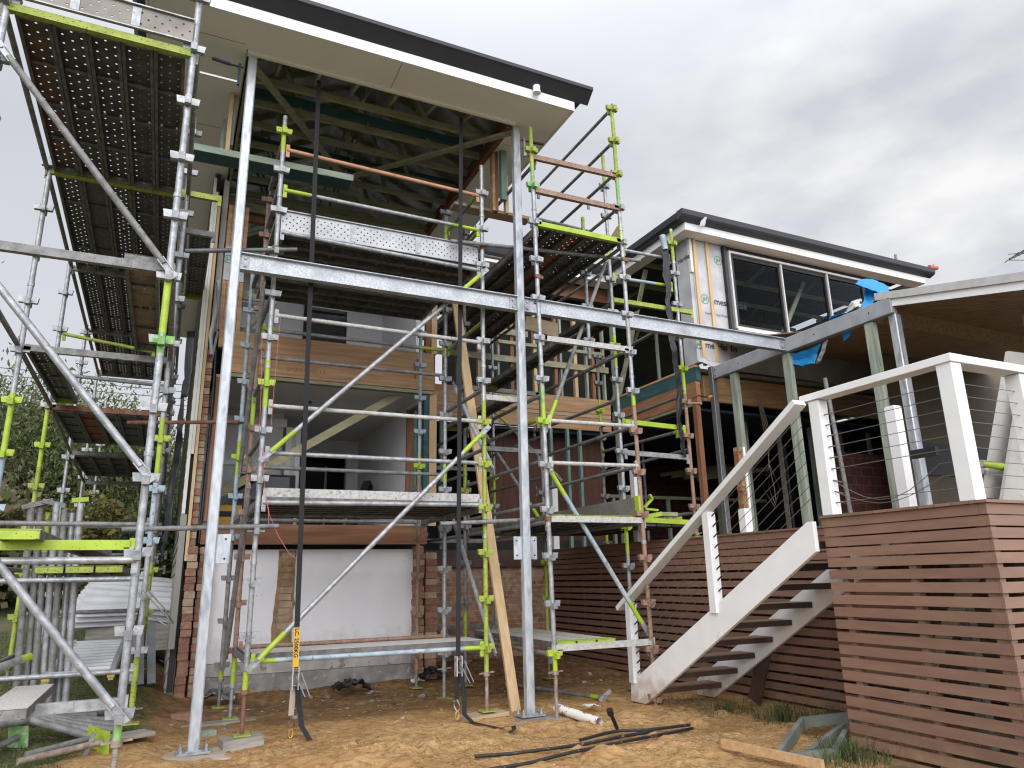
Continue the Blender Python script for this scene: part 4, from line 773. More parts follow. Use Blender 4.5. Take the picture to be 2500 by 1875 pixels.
brace(S, (XO + .02, 6.28, 5.93), (XI + .03, 6.28, 4.12), 'galv_old', False); brace(S, (XO + .02, 6.28, 4.17), (XI + .03, 6.28, 2.40), 'galv', False); brace(S, (XO + .02, 6.28, 2.45), (XI + .03, 6.28, .66), 'galv', False)
for y, mt in ((19.85, 'galv_old'), (17.15, 'galv_old')):
    for z in (1.9, 2.2): ledger(S, (XO, y, z), (.0, y, z), mt)
G1 = 'planks of the left scaffold top deck'
mats1 = [['perf_rust', 'perf_dark', 'perf_dark', 'perf_dark', 'perf_dark'], ['perf_grey', 'plank_solid', 'perf_grey', 'perf_dark', 'perf_grey'], ['perf_grey', 'perf_grey', 'perf_grey', 'perf_red', 'perf_grey'], ['perf_red', 'perf_grey', 'perf_grey', 'perf_grey', 'perf_dark']]
LB1 = ['grey perforated plank overhead in the nearest bay of the left scaffold top deck', 'grey plank in the second bay of the left scaffold top deck', 'plank in the third bay of the left scaffold top deck', 'plank in the farthest bay of the left scaffold top deck']
for i in range(4):
    for k in range(5):
        o = plank(-1.475 + .269 * k, RY[i] + .03, TZ[i] + .01, 2.64, 'y', mats1[i][k], 'rust brown perforated plank along the outer edge of the nearest top bay, left scaffold' if (i, k) == (0, 0) else LB1[i], G1); o.rotation_euler = (0, -math.atan((TZ[i + 1] - TZ[i]) / 2.7), math.pi / 2)
G2 = 'planks of the left scaffold middle deck'
plank(-.42, 6.38, 4.30, 2.64, 'y', 'perf_slot', 'brown slotted plank lying alone on the inner side of the left scaffold middle level', G2)
plank(-1.49, 9.08, 4.19, 2.64, 'y', 'perf_dark', 'dark perforated plank lying alone on the outer side of the left scaffold middle level', G2, 'lime')
mats2 = [['plank_solid', 'plank_red', 'plank_solid', 'plank_solid', 'perf_grey'], ['plank_solid', 'plank_solid', 'plank_solid', 'plank_red', 'plank_solid'], ['plank_solid', 'plank_solid', 'plank_red', 'plank_solid', 'plank_solid']]
for i in range(3):
    if i == 2: break
    for k in range(5): plank(-1.52 + .27 * k, RY[i + 2] + .03, MZ[i + 2] - .02, 2.64, 'y', mats2[i][k], ('rust red' if mats2[i][k] == 'plank_red' else 'dull grey') + (' plank in the nearer bay of the left scaffold middle deck' if i == 0 else ' plank in the farther bay of the left scaffold middle deck'), G2)
for k in range(3): plank(-1.1 + .278 * k, 9.1, 1.80, 2.6, 'y', 'plank_solid', 'plank with lime end on the low deck behind the left scaffold front bay', 'planks of the left scaffold low deck', 'lime_old')
plank(-.95, 6.1, 1.99, 1.7, 'y', 'plank_top', 'plank laid on the lime transom of the left scaffold', 'planks of the left scaffold low deck', 'lime'); plank(-.62, 6.75, 1.94, 1.5, 'y', 'plywood', 'timber board tucked under the lime transom of the left scaffold', None, name='timber_board')
plank(-.86, 5.95, .835, 1.3, 'y', 'plank_top', 'dusty plank on the lowest rail of the left scaffold', 'planks of the left scaffold low deck')
toeboard(-1.66, 6.31, 6.57, 1.44, 'x', 'perf_toe_old', 'rusty perforated toe board across the top front of the left scaffold', 'toe boards')
# extra planks hung inside, between scaffold and eave
plank(.02, 9.3, 6.0, 2.4, 'y', 'perf_grey', 'perforated plank on the inner bracket beside the weatherboards', 'inner bracket planks', 'lime_old')
transom(S, (XI, 9.1, 6.35), (.18, 9.1, 6.35), 'lime_old'); transom(S, (XI, 9.3, 5.93), (.16, 9.3, 5.93), 'galv_old'); transom(S, (XI, 11.65, 5.93), (.14, 11.65, 5.93), 'lime_old')
# ---- centre scaffold across the front of the open rooms
C = thing('scaffold', 'scaffold bay in front of the open rooms between the two steel posts', 'scaffold', (.865, 8.45, 0))
XA, XB = .868, 3.60; Y1, Y2, Y3 = 8.45, 9.85, 10.80
z1 = 4.705
def nset(x, y, px): return px
nc = nodes(1.054-.555*2, 14, .555)
standard(C, XA, Y1, 0.522, 7.378, 'galv', nc, [(0.522, 0.694, 'lime'), (3.534, 4.094, 'lime'), (6.845, 7.238, 'lime')], jack=.085, jmat='rust', plate='lime_old')
standard(C, XB, Y1, 0.505, 7.334, 'galv', nodes(0.792-.555, 14, .555), [(0.505, 3.835, 'lime_old')], jack=.07, jmat='thread')
standard(C, XA, Y2, .42, 6.95, 'brown_rail', nodes(.80, 12, .555), [(.42, .72, 'lime'), (3.6, 4.0, 'lime')], jack=.03, jmat='galv')
standard(C, XB - .03, Y2, .42, 7.30, 'galv', nodes(.62, 13, .555), [(2.95, 3.2, 'lime'), (6.75, 7.1, 'lime')], jack=.03, jmat='galv')
standard(C, .80, Y3, .38, 6.15, 'blue_worn', nodes(.55, 10, .555), [(.3, .55, 'lime'), (.55, 2.2, 'galv_old'), (3.05, 3.55, 'lime')], jack=.03, jmat='galv_old')
standard(C, 3.50, Y3 + .05, .30, 5.6, 'blue_worn', nodes(.55, 10, .555), [(.3, 3.15, 'brown_rail'), (3.15, 3.5, 'lime')], jack=.05, jmat='galv_old')
yl = Y1 - .0
def xl(za, zb, y, mat, bands=None, xa=XA + .05, xb=XB - .05): return ledger(C, (xa, y, za), (xb, y, zb), mat, bands)
xl(6.902, 6.841, Y1, 'orange_rail'); xl(6.331, 6.303, Y1, 'galv', [(0, .12, 'lime'), (.86, 1, 'lime')]); xl(5.751, 5.694, Y1, 'galv')
xl(4.664, 4.646, Y1, 'galv_white'); xl(3.556, 3.561, Y1, 'galv_white'); xl(3.009, 3.013, Y1, 'galv'); xl(2.453, 2.481, Y1, 'galv'); xl(0.792, 0.781, Y1, 'blue_worn', [(0, .09, 'lime'), (.91, 1, 'lime')])
for ya, yb, mt in ((852, 896, 'galv_old'), (917, 950, 'galv_old')): xl(ZA(0.9,9.85,ya) if False else (4.95 if ya == 852 else 4.55), (4.95 if ya == 852 else 4.55), Y2, mt, [(0, .07, 'lime_old'), (.85, 1, 'lime_old')] if ya == 852 else None)
for z, mt in ((.83, 'brown_rail'), (2.44, 'galv_old'), (3.05, 'galv_old'), (5.92, 'galv_old')): xl(z, z, Y2, mt)
for z in (2.44, 5.92): xl(z, z, Y3, 'galv_old', None, .85, 3.45)
for x, zs in ((XA, (7.05, 6.45, 5.92, 4.95, 4.0, 3.2, 2.43, .80)), (XB, (6.95, 6.35, 5.92, 4.95, 4.0, 3.2, 2.43, .80))):
    for z in zs:
        if z in (5.92, 2.43, .80): transom(C, (x, Y1 + .04, z - .02), (x, Y2 - .04, z - .02), 'galv_old'); 
        else: ledger(C, (x, Y1 + .04, z), (x, Y2 - .04, z), 'galv_old', [(0, .3, 'lime_old'), (.75, 1, 'lime_old')] if (x == XB and z in (6.35, 6.95, 4.95)) else None)
for x in (.82, 3.55):
    for z in (5.9, 2.41): transom(C, (x, Y2 + .04, z), (x, Y3 - .04, z), 'galv_old')
brace(C, (XA + .02, 8.36, 0.730), (XB + .02, 8.36, 3.469)); brace(C, (XA + .0, 8.36, 2.920), (XB + .02, 8.36, 5.673))
brace(C, (.76, 8.40, 5.05), (.76, 9.86, 2.95), 'galv_old', False); brace(C, (.76, 8.40, 2.62), (.76, 9.86, .62), 'galv_old', False); brace(C, (3.70, 9.86, 4.45), (3.70, 8.42, 2.95), 'blue_worn', False); brace(C, (3.70, 9.86, 2.42), (3.70, 8.42, .72), 'galv', False)
brace(C, (3.62, 9.92, 2.1), (1.6, 9.92, .6), 'galv_old', True) if False else None
GC = 'planks of the centre scaffold'
for k in range(5):
    plank(XA + .04, 8.62 + .272 * k, 5.785 + .0, 2.66, 'x', ['perf_dark', 'perf_rust', 'perf_dark', 'perf_grey', 'perf_dark'][k], 'dark perforated plank of the centre scaffold top deck', GC)
    plank(XA + .04, 8.60 + .272 * k, 2.52, 2.66, 'x', 'plank_solid', 'grey plank of the centre scaffold middle deck, at the open room floor', GC)
for k in range(3): plank(XA + .0, 10.04 + .272 * k, 5.785, 2.6, 'x', ['perf_grey', 'perf_dark', 'perf_grey'][k], 'perforated plank on the brackets behind the centre scaffold top deck', GC)
for k in range(2): plank(XA + .0, 10.04 + .272 * k, 2.52, 2.6, 'x', 'plank_solid', 'grey plank on the brackets behind the centre scaffold middle deck', GC)
plank(XA + .05, 8.60, .87, 2.64, 'x', 'plank_top', 'dusty plank along the front of the centre scaffold low deck', GC); plank(XA + .05, 8.88, .87, 2.64, 'x', 'plank_top', 'dusty plank second from the front of the centre scaffold low deck', GC)
TBZ = (5.950 + 5.888) / 2
o = toeboard(XA + .04, 8.48, TBZ, 2.64, 'x', 'perf_toe', 'bright perforated toe board standing along the front of the centre top deck', 'toe boards', .30)
o = MB().box(XA + .05, XB - .06, 8.475, 8.49, 2.50, 2.62, 'galv_white').build('toe_board'); tag(o, 'plain pale toe board along the front edge of the centre middle deck', 'toe board', 'toe boards')
# ---- right scaffold, running back between block and deck
D = thing('scaffold', 'scaffold tower right of centre that runs back beside the slatted screen', 'scaffold', (4.22, 7.95, 0))
A3, A4 = 4.235, 5.62; R1, R2, R3 = 7.95, 10.65, 13.0 - .1
standard(D, A3 + .03, R1, 0.520, 7.805, 'galv', nodes(0.719-.56, 14, .56), [(0.520, 0.760, 'lime'), (3.449, 3.745, 'lime'), (3.745, 4.007, 'green_worn'), (6.803, 7.158, 'green_worn'), (7.158, 7.805, 'lime_old')], jack=-.01, jmat='thread', lean=(-.11, 0), cupmat='galv')
standard(D, 5.66, R1, .12, 8.571, 'galv', nodes(2.927-.56*5, 16, .56), [(.12, 3.835, 'brown_rail'), (3.835, 4.027, 'lime'), (6.857, 7.299, 'green_worn'), (7.299, 8.571, 'lime_old')], jack=.0, lean=(-.08, 0))
standard(D, 4.2, R2, .4, 7.489, 'galv_old', nodes(.7, 13, .56), [(2.9, 3.6, 'lime_old'), (.6, 1.1, 'lime_old')], jack=.05); standard(D, 5.6, R2, .4, 8.0, 'galv_old', nodes(.7, 13, .56), [(.5, 1.9, 'lime_old')], jack=.05)
standard(D, 5.70, R3, .5, 6.5, 'galv', nodes(.7, 10, .56), [(3.0, 3.5, 'lime')], jack=.1); standard(D, 4.25, R3, .5, 6.2, 'galv_old', nodes(.7, 10, .56), jack=.1)
standard(D, 6.09, 9.0, .3, 8.45, 'galv', nodes(.6, 14, .56), [(1.9, 2.4, 'lime'), (4.75, 5.25, 'lime'), (7.9, 8.45, 'lime_old')], jack=.05, lean=(-.02, 0)); standard(D, 7.38, 9.0, 2.2, 7.340, 'galv', nodes(2.6, 10, .56), [(2.2, 4.4, 'brown_rail'), (4.4, 4.95, 'lime'), (6.75, 7.3, 'lime_old')], jack=2.13)
standard(D, 7.50, 11.75, 2.2, 5.9, 'galv_old', nodes(2.5, 8, .56), [(4.5, 4.95, 'lime'), (2.2, 2.5, 'lime')], jack=2.13); standard(D, 5.61, 9.0, 4.8, 7.2, 'galv', nodes(5.1, 5, .56), [(6.9, 7.2, 'lime_old'), (6.4, 6.9, 'lime')])
def ylg(x, p, mat='galv_old', bands=None, y1=R1 + .04, y2=R2 - .04, z2=None): return ledger(D, (x, y1, p), (x, y2, p if z2 is None else z2), mat, bands)
for z in ((5.6,8.068,8.581)[2], (5.6,8.057,8)[2], (5.6,8.112,7.458)[2], (5.6,8.071,6.864)[2], (5.62,8.116,3.546)[2], (5.62,8.059,2.992)[2]): ylg(A4, z, 'galv_old')
ylg(A4, (5.62,8.047,4.648)[2], 'galv_old', [(0, .06, 'lime')])
for z, bd in (((4.23,8.122,3.572)[2], [(0, .25, 'lime_old')]), ((4.23,8.1,3.015)[2], None), ((4.23,8.102,2.469)[2], None), ((4.16,7.991,7.274)[2], None), ((4.2,7.951,3.876)[2], None)): ylg(A3, z, 'galv_old', bd)
for x in (A3, A4):
    for z in (6.22, 2.24, .70): ledger(D, (x, R1 + .04, z), (x, R2 - .04, z), 'galv_old'); 
    for z in (6.22, 2.24, 3.2, 3.9): ledger(D, (x, R2 + .04, z), (x, R3 - .04, z), 'galv_old')
transom(D, (A3 - .06, R1, (4.161,7.95,7.33)[2] - .03), (A4 - .06, R1, (5.533,7.95,7.366)[2] - .03), 'brown_rail'); transom(D, (A3 - .04, R1, (4.197,7.95,6.813)[2] - .03), (A4 - .04, R1, (5.533,7.95,6.822)[2] - .03), 'brown_rail'); transom(D, (A3 - .02, R1, 6.265), (A4, R1, 6.265), 'green_worn' if False else 'lime')
ledger(D, (A3 + .05, R1, (4.276,7.95,3.524)[2]), (A4 - .02, R1, (5.554,7.95,3.543)[2]), 'galv_white'); ledger(D, (A3 + .05, R1, (4.291,7.95,2.979)[2]), (A4, R1, (5.546,7.95,3)[2]), 'galv_white')
transom(D, (A3 + .02, R1, 2.25), (A4 + .02, R1, 2.25), 'galv_white'); transom(D, (A3 + .04, R1, .74), (A4 + .04, R1, .74), 'galv_white'); transom(D, (A3 + .02, R1, (4.28,7.95,4.638)[2] - .03), (A4, R1, (5.364,7.95,4.637)[2] - .03), 'galv_white')
transom(D, (XB + .03, 8.5, 3.88), (A3 - .02, 8.5, 3.88), 'galv_white'); 
for y in (R2, R3):
    for z in (6.22, 4.6, 3.6, 2.24, .7): transom(D, (A3, y, z), (A4, y, z), 'galv_old')
for z, mt in ((7.05, 'galv_old'),): ledger(D, (4.2, R2, z), (5.6, R2, z), mt)
ledger(D, (4.801,9,7.462), (5.744,9,7.474), 'galv_old', name='tie_tube'); ledger(D, (5.12,9.6,7.364), (6.114,9.6,7.336), 'galv_old', name='tie_tube', fit=False)
ledger(D, (3.104,8.38,6.022), (6.219,8.38,6.281), 'galv_old', name='tie_tube', fit=False); ledger(D, (2.982,8.38,2.235), (4.477,8.38,2.315), 'galv_old', name='tie_tube', fit=False)
ledger(D, (6.357,8.99,6.756), (7.295,9,6.775), 'galv'); ledger(D, (6.138,9,6.243), (7.299,9,6.273), 'blue_worn', [(0, .1, 'lime'), (.7, 1, 'lime')]); transom(D, (6.109,9,5.814), (7.657,9,5.824), 'lime_old'); transom(D, (6.178,9,3.831), (7.289,9,3.803), 'lime'); transom(D, (6.18,9,3.349), (7.313,9,3.33), 'galv'); transom(D, (6.362,9,2.349), (7.327,9,2.318), 'lime')
for z in (5.7, 4.4, 3.5, 2.5): ledger(D, (7.40, 9.04, z), (7.49, 11.7, z), 'galv_old'); 
for z in (6.4, 5.6, 4.2, 3.1): ledger(D, (6.09, 9.04, z), (6.0, 11.7, z), 'galv_old')
ledger(D, (7.4,9.297,3.833), (7.45,11.643,3.89), 'galv_old', [(0, .03, 'lime')])
brace(D, (A3 + .03, 8.02, (4.336,8,2.978)[2]), (A4 + .04, 8.02, (5.675,8,0.872)[2]), 'blue_worn'); brace(D, (4.30, 8.06, (4.343,8.05,3.424)[2]), (5.898,8.6,6.646), 'galv_old')
brace(D, (5.62, 10.7, 2.4), (4.28, 10.7, 4.3), 'galv_old'); brace(D, (5.66, 12.9, 4.9), (7.2, 12.9, 3.5), 'galv_old')
GR = 'planks of the right scaffold'
for i in range(2):
    y = (R1, R2)[i]; L_ = (2.62, 2.2)[i]
    for k in range(5): plank(A3 + .155 + .268 * k, y + .04, 6.345, L_, 'y', (['perf_dark', 'perf_dark', 'perf_orange', 'perf_grey', 'perf_dark'], ['perf_grey', 'perf_grey', 'perf_dark', 'perf_grey', 'perf_rust'])[i][k], ('orange rusty' if (i, k) == (0, 2) else 'dark perforated') + (' plank in the near bay of the right scaffold top deck' if i == 0 else ' plank in the rear bay of the right scaffold top deck'), GR)
for k in range(5): plank(A3 + .155 + .268 * k, R1 + .04, 2.335, 2.62, 'y', 'plank_solid', 'plank of the right scaffold middle deck, lime painted at its end', GR, 'lime')
for k in range(3): plank(A3 + .22 + .285 * k, R1 + .05, .83, 2.60, 'y', 'plank_top', 'dusty plank of the right scaffold low deck in front of the slatted screen', GR, 'lime')
plank(A3 + .40, R1 + .04, (4.28,7.95,4.638)[2] + .05, 2.62, 'y', 'perf_dark', 'plank alone on the right scaffold above the middle deck', GR, 'lime'); plank(A3 - .25, 8.5, 3.96, 2.2, 'y', 'plank_solid', 'plank bridging the centre and right scaffolds at half height', GR, 'lime')
for k in range(2): plank(6.3 + .28 * k, 9.05, (6.6,9,5.83)[2] + .06, 2.6, 'y', 'perf_dark', 'perforated plank beside the black plastic on the scaffold over the timber deck', GR)
for k in range(4): plank(6.25 + .28 * k, 9.05, 2.36, 2.6, 'y', 'plank_solid', 'plank lying low on the scaffold over the timber deck', GR)
o = toeboard(5.60, R1 + .06, 2.47, 2.5, 'y', 'perf_toe_old', 'rusty perforated toe board along the outer edge of the right scaffold middle deck', 'toe boards', .24); MB().box(5.585, 5.625, 7.93, 8.02, 2.34, 2.60, 'lime').build('end_bracket', D)
o = MB().prism([(8.0, 6.34), (8.0, 6.56), (8.35, 6.40), (8.6, 6.34)], 5.575, 5.60, 'x', 'plywood').build('toe_board'); tag(o, 'timber toe board at the outer corner of the right scaffold top deck', 'toe board', 'toe boards'); MB().box(5.57, 5.63, 7.93, 7.995, 6.28, 6.55, 'lime').build('end_bracket', D)
# couplers with long tie tubes
def coupler(root, x, y, z): MB().tube((x, y, z - .03), (x, y, z + .03), TR + .012, 'rust', 12).box(x + .03, x + .075, y - .02, y + .02, z - .02, z + .02, 'rust').box(x - .05, x - .03, y - .045, y - .01, z - .02, z + .02, 'rust').build('coupler', root)
tt = ledger(C, (-0.432,8.385,2.142), (1.095,8.385,2.191), 'galv_old', name='tie_tube', fit=False); tb = ledger(C, (-0.126,8.385,5.28), (1.105,8.385,5.524), 'steel_dark', name='tie_tube', fit=False); tcx = ledger(C, (-0.641,10.72,3.702), (0.753,10.72,3.809), 'rust', name='tie_tube', fit=False)
coupler(C, XA, Y1, (0.843,8.43,2.187)[2]); coupler(C, XA, Y1, (0.894,8.43,5.521)[2]); coupler(C, .80, Y3, (0.781,10.8,3.827)[2]); coupler(C, XB, Y1, (3.608,8.43,6.042)[2]); coupler(C, XB, Y1, (3.587,8.43,2.276)[2]); coupler(D, 4.2, R1, (4.149,7.95,5.501)[2]); coupler(D, 4.24, R1, (4.224,7.95,2.278)[2]); coupler(D, A4, R1, (5.575,7.95,6.002)[2])
# ------------------------------------------------------------------ deck, slatted screens, railing, stairs
K = thing('deck', 'raised timber deck closed in with brown horizontal slat screens', 'deck', (6.9, 5.1, 0))
def slats(axis, c, a, b, ztop, zbot, out):
    m = MB(); z = ztop; i = 0
    while z > zbot:
        h = .080; g = .030 if i > 2 else .014; j = R.uniform(-.003, .003)
        if axis == 'y': m.box(min(c, c + out * .022) + j * .3, max(c, c + out * .022) + j * .3, a, b, z - h, z, 'screen_brown')
        else: m.box(a, b, min(c, c + out * .022) + j * .3, max(c, c + out * .022) + j * .3, z - h, z, 'screen_brown')
        z -= h + g; i += 1
    return m
slats('y', 5.722, 3.524, 5.08, 1.985, -.25, -1).build('slat_screen', K); slats('x', 3.522, 5.70, 9.2, 1.985, -.25, -1).build('slat_screen', K); slats('y', 6.972, 5.1, 13.05, 1.985, -.05, -1).build('slat_screen', K)
m = MB()
for y in (3.57, 4.2, 4.9): MB().box(5.724, 5.80, y, y + .06, -.3, 1.98, 'screen_brown').build('screen_batten', K)
for x in (5.73, 6.3, 6.9, 7.5, 8.1, 8.7): MB().box(x, x + .07, 3.524, 3.60, -.3, 1.98, 'screen_brown').build('screen_batten', K)
for k in range(14): MB().box(6.974, 7.04, 5.15 + k * .6, 5.22 + k * .6, -.1, 1.98, 'dark_deck').build('screen_batten', K)
MB().box(5.69, 9.2, 3.50, 3.56, 1.992, 2.075, 'screen_brown').box(5.69, 5.75, 3.562, 5.09, 1.992, 2.075, 'screen_brown').box(6.94, 7.0, 5.1, 13.05, 1.992, 2.075, 'screen_brown').build('rim_board', K)
m = MB()
for k in range(9): m.box(5.665, 9.3, 3.475 + k * .145, 3.475 + k * .145 + .138, 2.078, 2.102, 'screen_brown')
for k in range(17): m.box(6.915 + k * .145, 6.915 + k * .145 + .138, 5.1, 10.05 if k else 13.05, 2.078, 2.102, 'screen_brown')
m.box(5.665, 9.3, 4.80, 5.09, 2.078, 2.102, 'screen_brown'); m.build('deck_board', K)
m = MB()
for k in range(5): m.box(5.9 + k * .6, 5.95 + k * .6, 3.65, 5.0, 1.85, 2.07, 'jarrah')
for k in range(9): m.box(7.1, 9.0, 5.4 + k * .9, 5.45 + k * .9, 1.85, 2.07, 'jarrah')
m.build('joist', K)
for x, y in ((6.6, 4.4), (7.9, 4.6), (7.4, 6.8), (7.4, 9.5)): MB().box(x, x + .1, y, y + .1, -.2, 1.85, 'grey_timber').build('stump', K)
MB().bar((6.2, 4.95, 0.2), (6.7, 4.1, 1.9), .05, .12, 'plywood').build('cross_brace', K); MB().box(6.05, 6.9, 5.0, 5.05, 1.72, 1.78, 'white_paint').build('ledger_board', K)
def post(root, x, y, z0, z1, w=.115, mat='white_paint'): return MB().box(x - w / 2, x + w / 2, y - w / 2, y + w / 2, z0, z1, mat).build('post', root, bevel=.006)
RL = thing('deck_railing', 'white painted deck railing with steel wires round the near corner', 'railing', (5.8, 3.65, 2.1))
XR = 5.775; YR = 3.645
pA = post(RL, XR, 5.02, 2.105, 3.235, .125, 'white_clean'); pB = post(RL, XR, YR, 2.105, 3.25, .135, 'white_clean'); pC = post(RL, 6.70, YR, 2.105, 3.235, .13, 'white_clean')
MB().box(XR - .085, XR + .085, YR - .085, 5.17, 3.24, 3.31, 'white_clean').build('top_rail', RL, bevel=.005); MB().box(XR + .088, 9.0, YR - .085, YR + .085, 3.238, 3.308, 'white_clean').build('top_rail', RL, bevel=.005)
for i in range(9):
    z = 2.22 + i * .108; m = MB()
    if i in (1, 2): m.path([lerp((XR, 4.96, z), (XR, 3.71, z - .0 if i == 2 else z), t)[:2] + (z - .16 * math.sin(math.pi * min(1, t * 1.15)) * (1.0 if i == 1 else 1.5),) for t in [q / 8 for q in range(9)]], .0035, 'wire', 6)
    else: m.tube((XR, 4.96, z), (XR, 3.71, z), .0035, 'wire', 6)
    m.tube((XR, 4.955, z), (XR, 4.86, z if i not in (1, 2) else z - .03), .007, 'wire', 6); m.build('wire', RL)
    MB().tube((XR, YR - .0, z), (9.0, YR, z), .0035, 'wire', 6).build('wire', RL)
ST = thing('stairs', 'white painted stairs with dark timber treads dropping from the deck to the sand', 'stairs', (6.1, 8.2, 0))
poly = [(8.345, .25), (8.365, .03), (8.045, .03), (5.09, 1.77), (5.09, 2.05), (5.16, 2.05)]
MB().prism(poly, 5.575, 5.625, 'x', 'white_paint').build('stringer', ST, bevel=.004)
MB().prism([(8.30, .22), (8.32, .03), (7.98, .03), (5.09, 1.74), (5.09, 2.04), (5.16, 2.04)], 6.60, 6.65, 'x', 'white_paint').build('stringer', ST, bevel=.004)
for i in range(9):
    z = .235 + i * .2045; y = 8.08 - .3275 * i; m = MB().box(5.628, 6.597, y - .27, y, z - .062, z - .004, 'dark_deck').box(5.628, 6.597, y - .27, y, z - .0035, z, 'tread_top'); m.build('tread', ST)
SP = [(8.285, .25, 1.235), (6.60, 1.16, 2.27)]
for y, z0, z1 in SP: post(ST, 5.60, y, z0, z1, .11)
MB().bar((5.60, 8.52, 1.155), (5.60, 5.085, 3.225), .155, .062, 'white_paint', (0, 0, 1)).build('handrail', ST, bevel=.005)
for i in range(8):
    o_ = .10 + i * .118; m = MB().tube((5.60, 8.23, .24 + o_ + .03), (5.60, 5.09, .27 + o_ + 3.14 * .606), .0035, 'wire', 6)
    for y in (8.215, 6.535): m.tube((5.60, y, .27 + o_ + (8.23 - y) * .606), (5.60, y - .07, .27 + o_ + (8.3 - y) * .606), .008, 'black_mat', 6)
    m.build('wire', ST)
o = MB().bar((6.7,7.033,0.806), (6.7,7.351,0.064), .035, .19, 'dark_deck', (0, 1, .5)).build('prop_board'); tag(o, 'dark brown board leaning under the stairs against the far stringer', 'board')
for x, y, z1, lab in ((7.02, 10.03, 3.31, 'white post on the timber deck beside the brown scaffold pole'), (7.02, 12.9, 3.3, 'white post far back on the deck behind the scaffold planks'), (7.05, 5.14, 3.30, 'broad white post on the deck beside the tall galvanised post')):
    o = MB().box(x - .06, x + .06, y - .06, y + .06, 2.105, z1, 'white_clean').box(x - .055, x + .055, y - .055, y + .055, z1, z1 + .012, 'white_clean').build('deck_post'); tag(o, lab, 'post', 'white posts along the deck edge')
o = thing('broken_post', 'rotten white post with its boards split off to show raw brown timber', 'post', (7.02, 7.53, 2.1), 'white posts along the deck edge')
MB().box(6.96, 7.08, 7.47, 7.59, 2.105, 2.42, 'white_clean').box(7.055, 7.085, 7.47, 7.59, 2.42, 3.26, 'white_clean').build('casing', o)
m = MB(); z = 2.42
while z < 3.24:
    a = R.uniform(-.012, .012); m.box(6.975 + a, 7.053, 7.485 + R.uniform(-.01, .01), 7.58 + a, z, z + .06, R.choice(['rust', 'scar', 'oregon'])); z += .06
m.build('rotten_core', o)
# ------------------------------------------------------------------ verandah roof on the right
VR = thing('verandah_roof', 'verandah roof on the right with white edge and dark timber lined ceiling', 'roof', (8.95, 6.4, 5.2))
def vz(y): return 5.20 + .2365 * (y - 6.43)
y0, y1 = 2.2, 6.46
MB().add([(x, y, vz(y) + dz) for x in (8.90, 8.93) for y in (y0, y1) for dz in (.0, .105)], [(0, 2, 3, 1), (4, 5, 7, 6), (0, 1, 5, 4), (2, 6, 7, 3), (0, 4, 6, 2), (1, 3, 7, 5)], 'white_trim').build('fascia', VR)
MB().add([(x, y, vz(y) + dz) for x in (8.87, 8.93) for y in (y0, y1 + .01) for dz in (.108, .215)], [(0, 2, 3, 1), (4, 5, 7, 6), (0, 1, 5, 4), (2, 6, 7, 3), (0, 4, 6, 2), (1, 3, 7, 5)], 'alu_pale').build('barge_flashing', VR)
MB().add([(x, y, vz(y) + dz) for x in (8.932, 16.5) for y in (y0, 6.43) for dz in (.13, .2)], [(0, 2, 3, 1), (4, 5, 7, 6), (0, 1, 5, 4), (2, 6, 7, 3), (0, 4, 6, 2), (1, 3, 7, 5)], 'sheet_white').build('roof_sheet', VR)
m = MB()
def vc(y): return 4.98 + .24 * (y - 6.4)
n = 70
for k in range(n):
    ya = 2.2 + (10.2 - 2.2) * k / n; yb = 2.2 + (10.2 - 2.2) * (k + 1) / n - .008
    m.add([(x, y, (vc(y) if y > 6.45 else vz(y) - .005) + dz) for x in (8.94 if ya < 6.45 else 9.1, 15.0) for y in (ya, yb) for dz in (0, .02)], [(0, 2, 3, 1), (4, 5, 7, 6), (0, 1, 5, 4), (2, 6, 7, 3), (0, 4, 6, 2), (1, 3, 7, 5)], 'ceil_board')
m.build('lined_ceiling', VR)
MB().tube((10.6, 5.2, vz(5.2) - .012), (10.6, 5.2, vz(5.2) - .004), .07, 'white_trim', 20).build('downlight', VR)
MB().bar((10.2, 5.3, 4.80), (12.6, 4.3, 4.62), .06, .14, 'alu_pale').build('rafter', VR)
# items stored on the deck under it
for k, (c4, lab) in enumerate(((((8.688,4.75,4.025), (10.19,4.75,4.082), (8.676,4.35,2.2), (7.065,4.35,2.242)), 'tall pale sheet leaning at the far right behind the railing'), (((8.228,4.45,3.477), (9.47,4.45,3.52), (8.342,4.15,2.154), (7.013,4.15,2.194)), 'second pale sheet leaning nearer the railing corner'))):
    o = MB().add([V(p) + V((0, dy, 0)) for dy in (0, .035) for p in c4], [(0, 1, 2, 3), (7, 6, 5, 4), (0, 4, 5, 1), (1, 5, 6, 2), (2, 6, 7, 3), (3, 7, 4, 0)], 'sheet_grey').build('leaning_sheet'); tag(o, lab, 'sheet')
o = thing('ladder', 'aluminium ladder with lime end lying across behind the white railing', 'ladder', (7.2, 4.2, 2.6))
MB().tube((7.039,4.3,2.563), (8.112,4.3,2.495), .035, 'alu', 10, bands=[(0, .4, 'lime')]).build('rail', o); MB().tube((7.262,4.45,2.521), (8.363,4.45,2.438), .03, 'alu', 10).build('rail', o); MB().box(6.32, 6.37, 4.25, 4.5, 2.60, 2.68, 'black_mat').build('foot', o)
o = MB().box(7.0, 7.35, 4.6, 4.75, 2.105, 2.19, 'white_trim').box(6.92, 7.0, 4.6, 4.75, 2.105, 2.20, 'black_mat').build('work_lamp'); tag(o, 'small white and black site lamp lying on the deck corner', 'lamp')
o = MB().tube((8.3, 6.9, 2.1), (8.15, 6.9, 4.2), .03, 'galv_old').build('loose_tube'); tag(o, 'grey tube standing on the deck behind the near railing', 'tube')
o = thing('back_wall', 'brown fibre cement wall with dark window behind the deck railing', 'wall', (12, 8.6, 2.1))
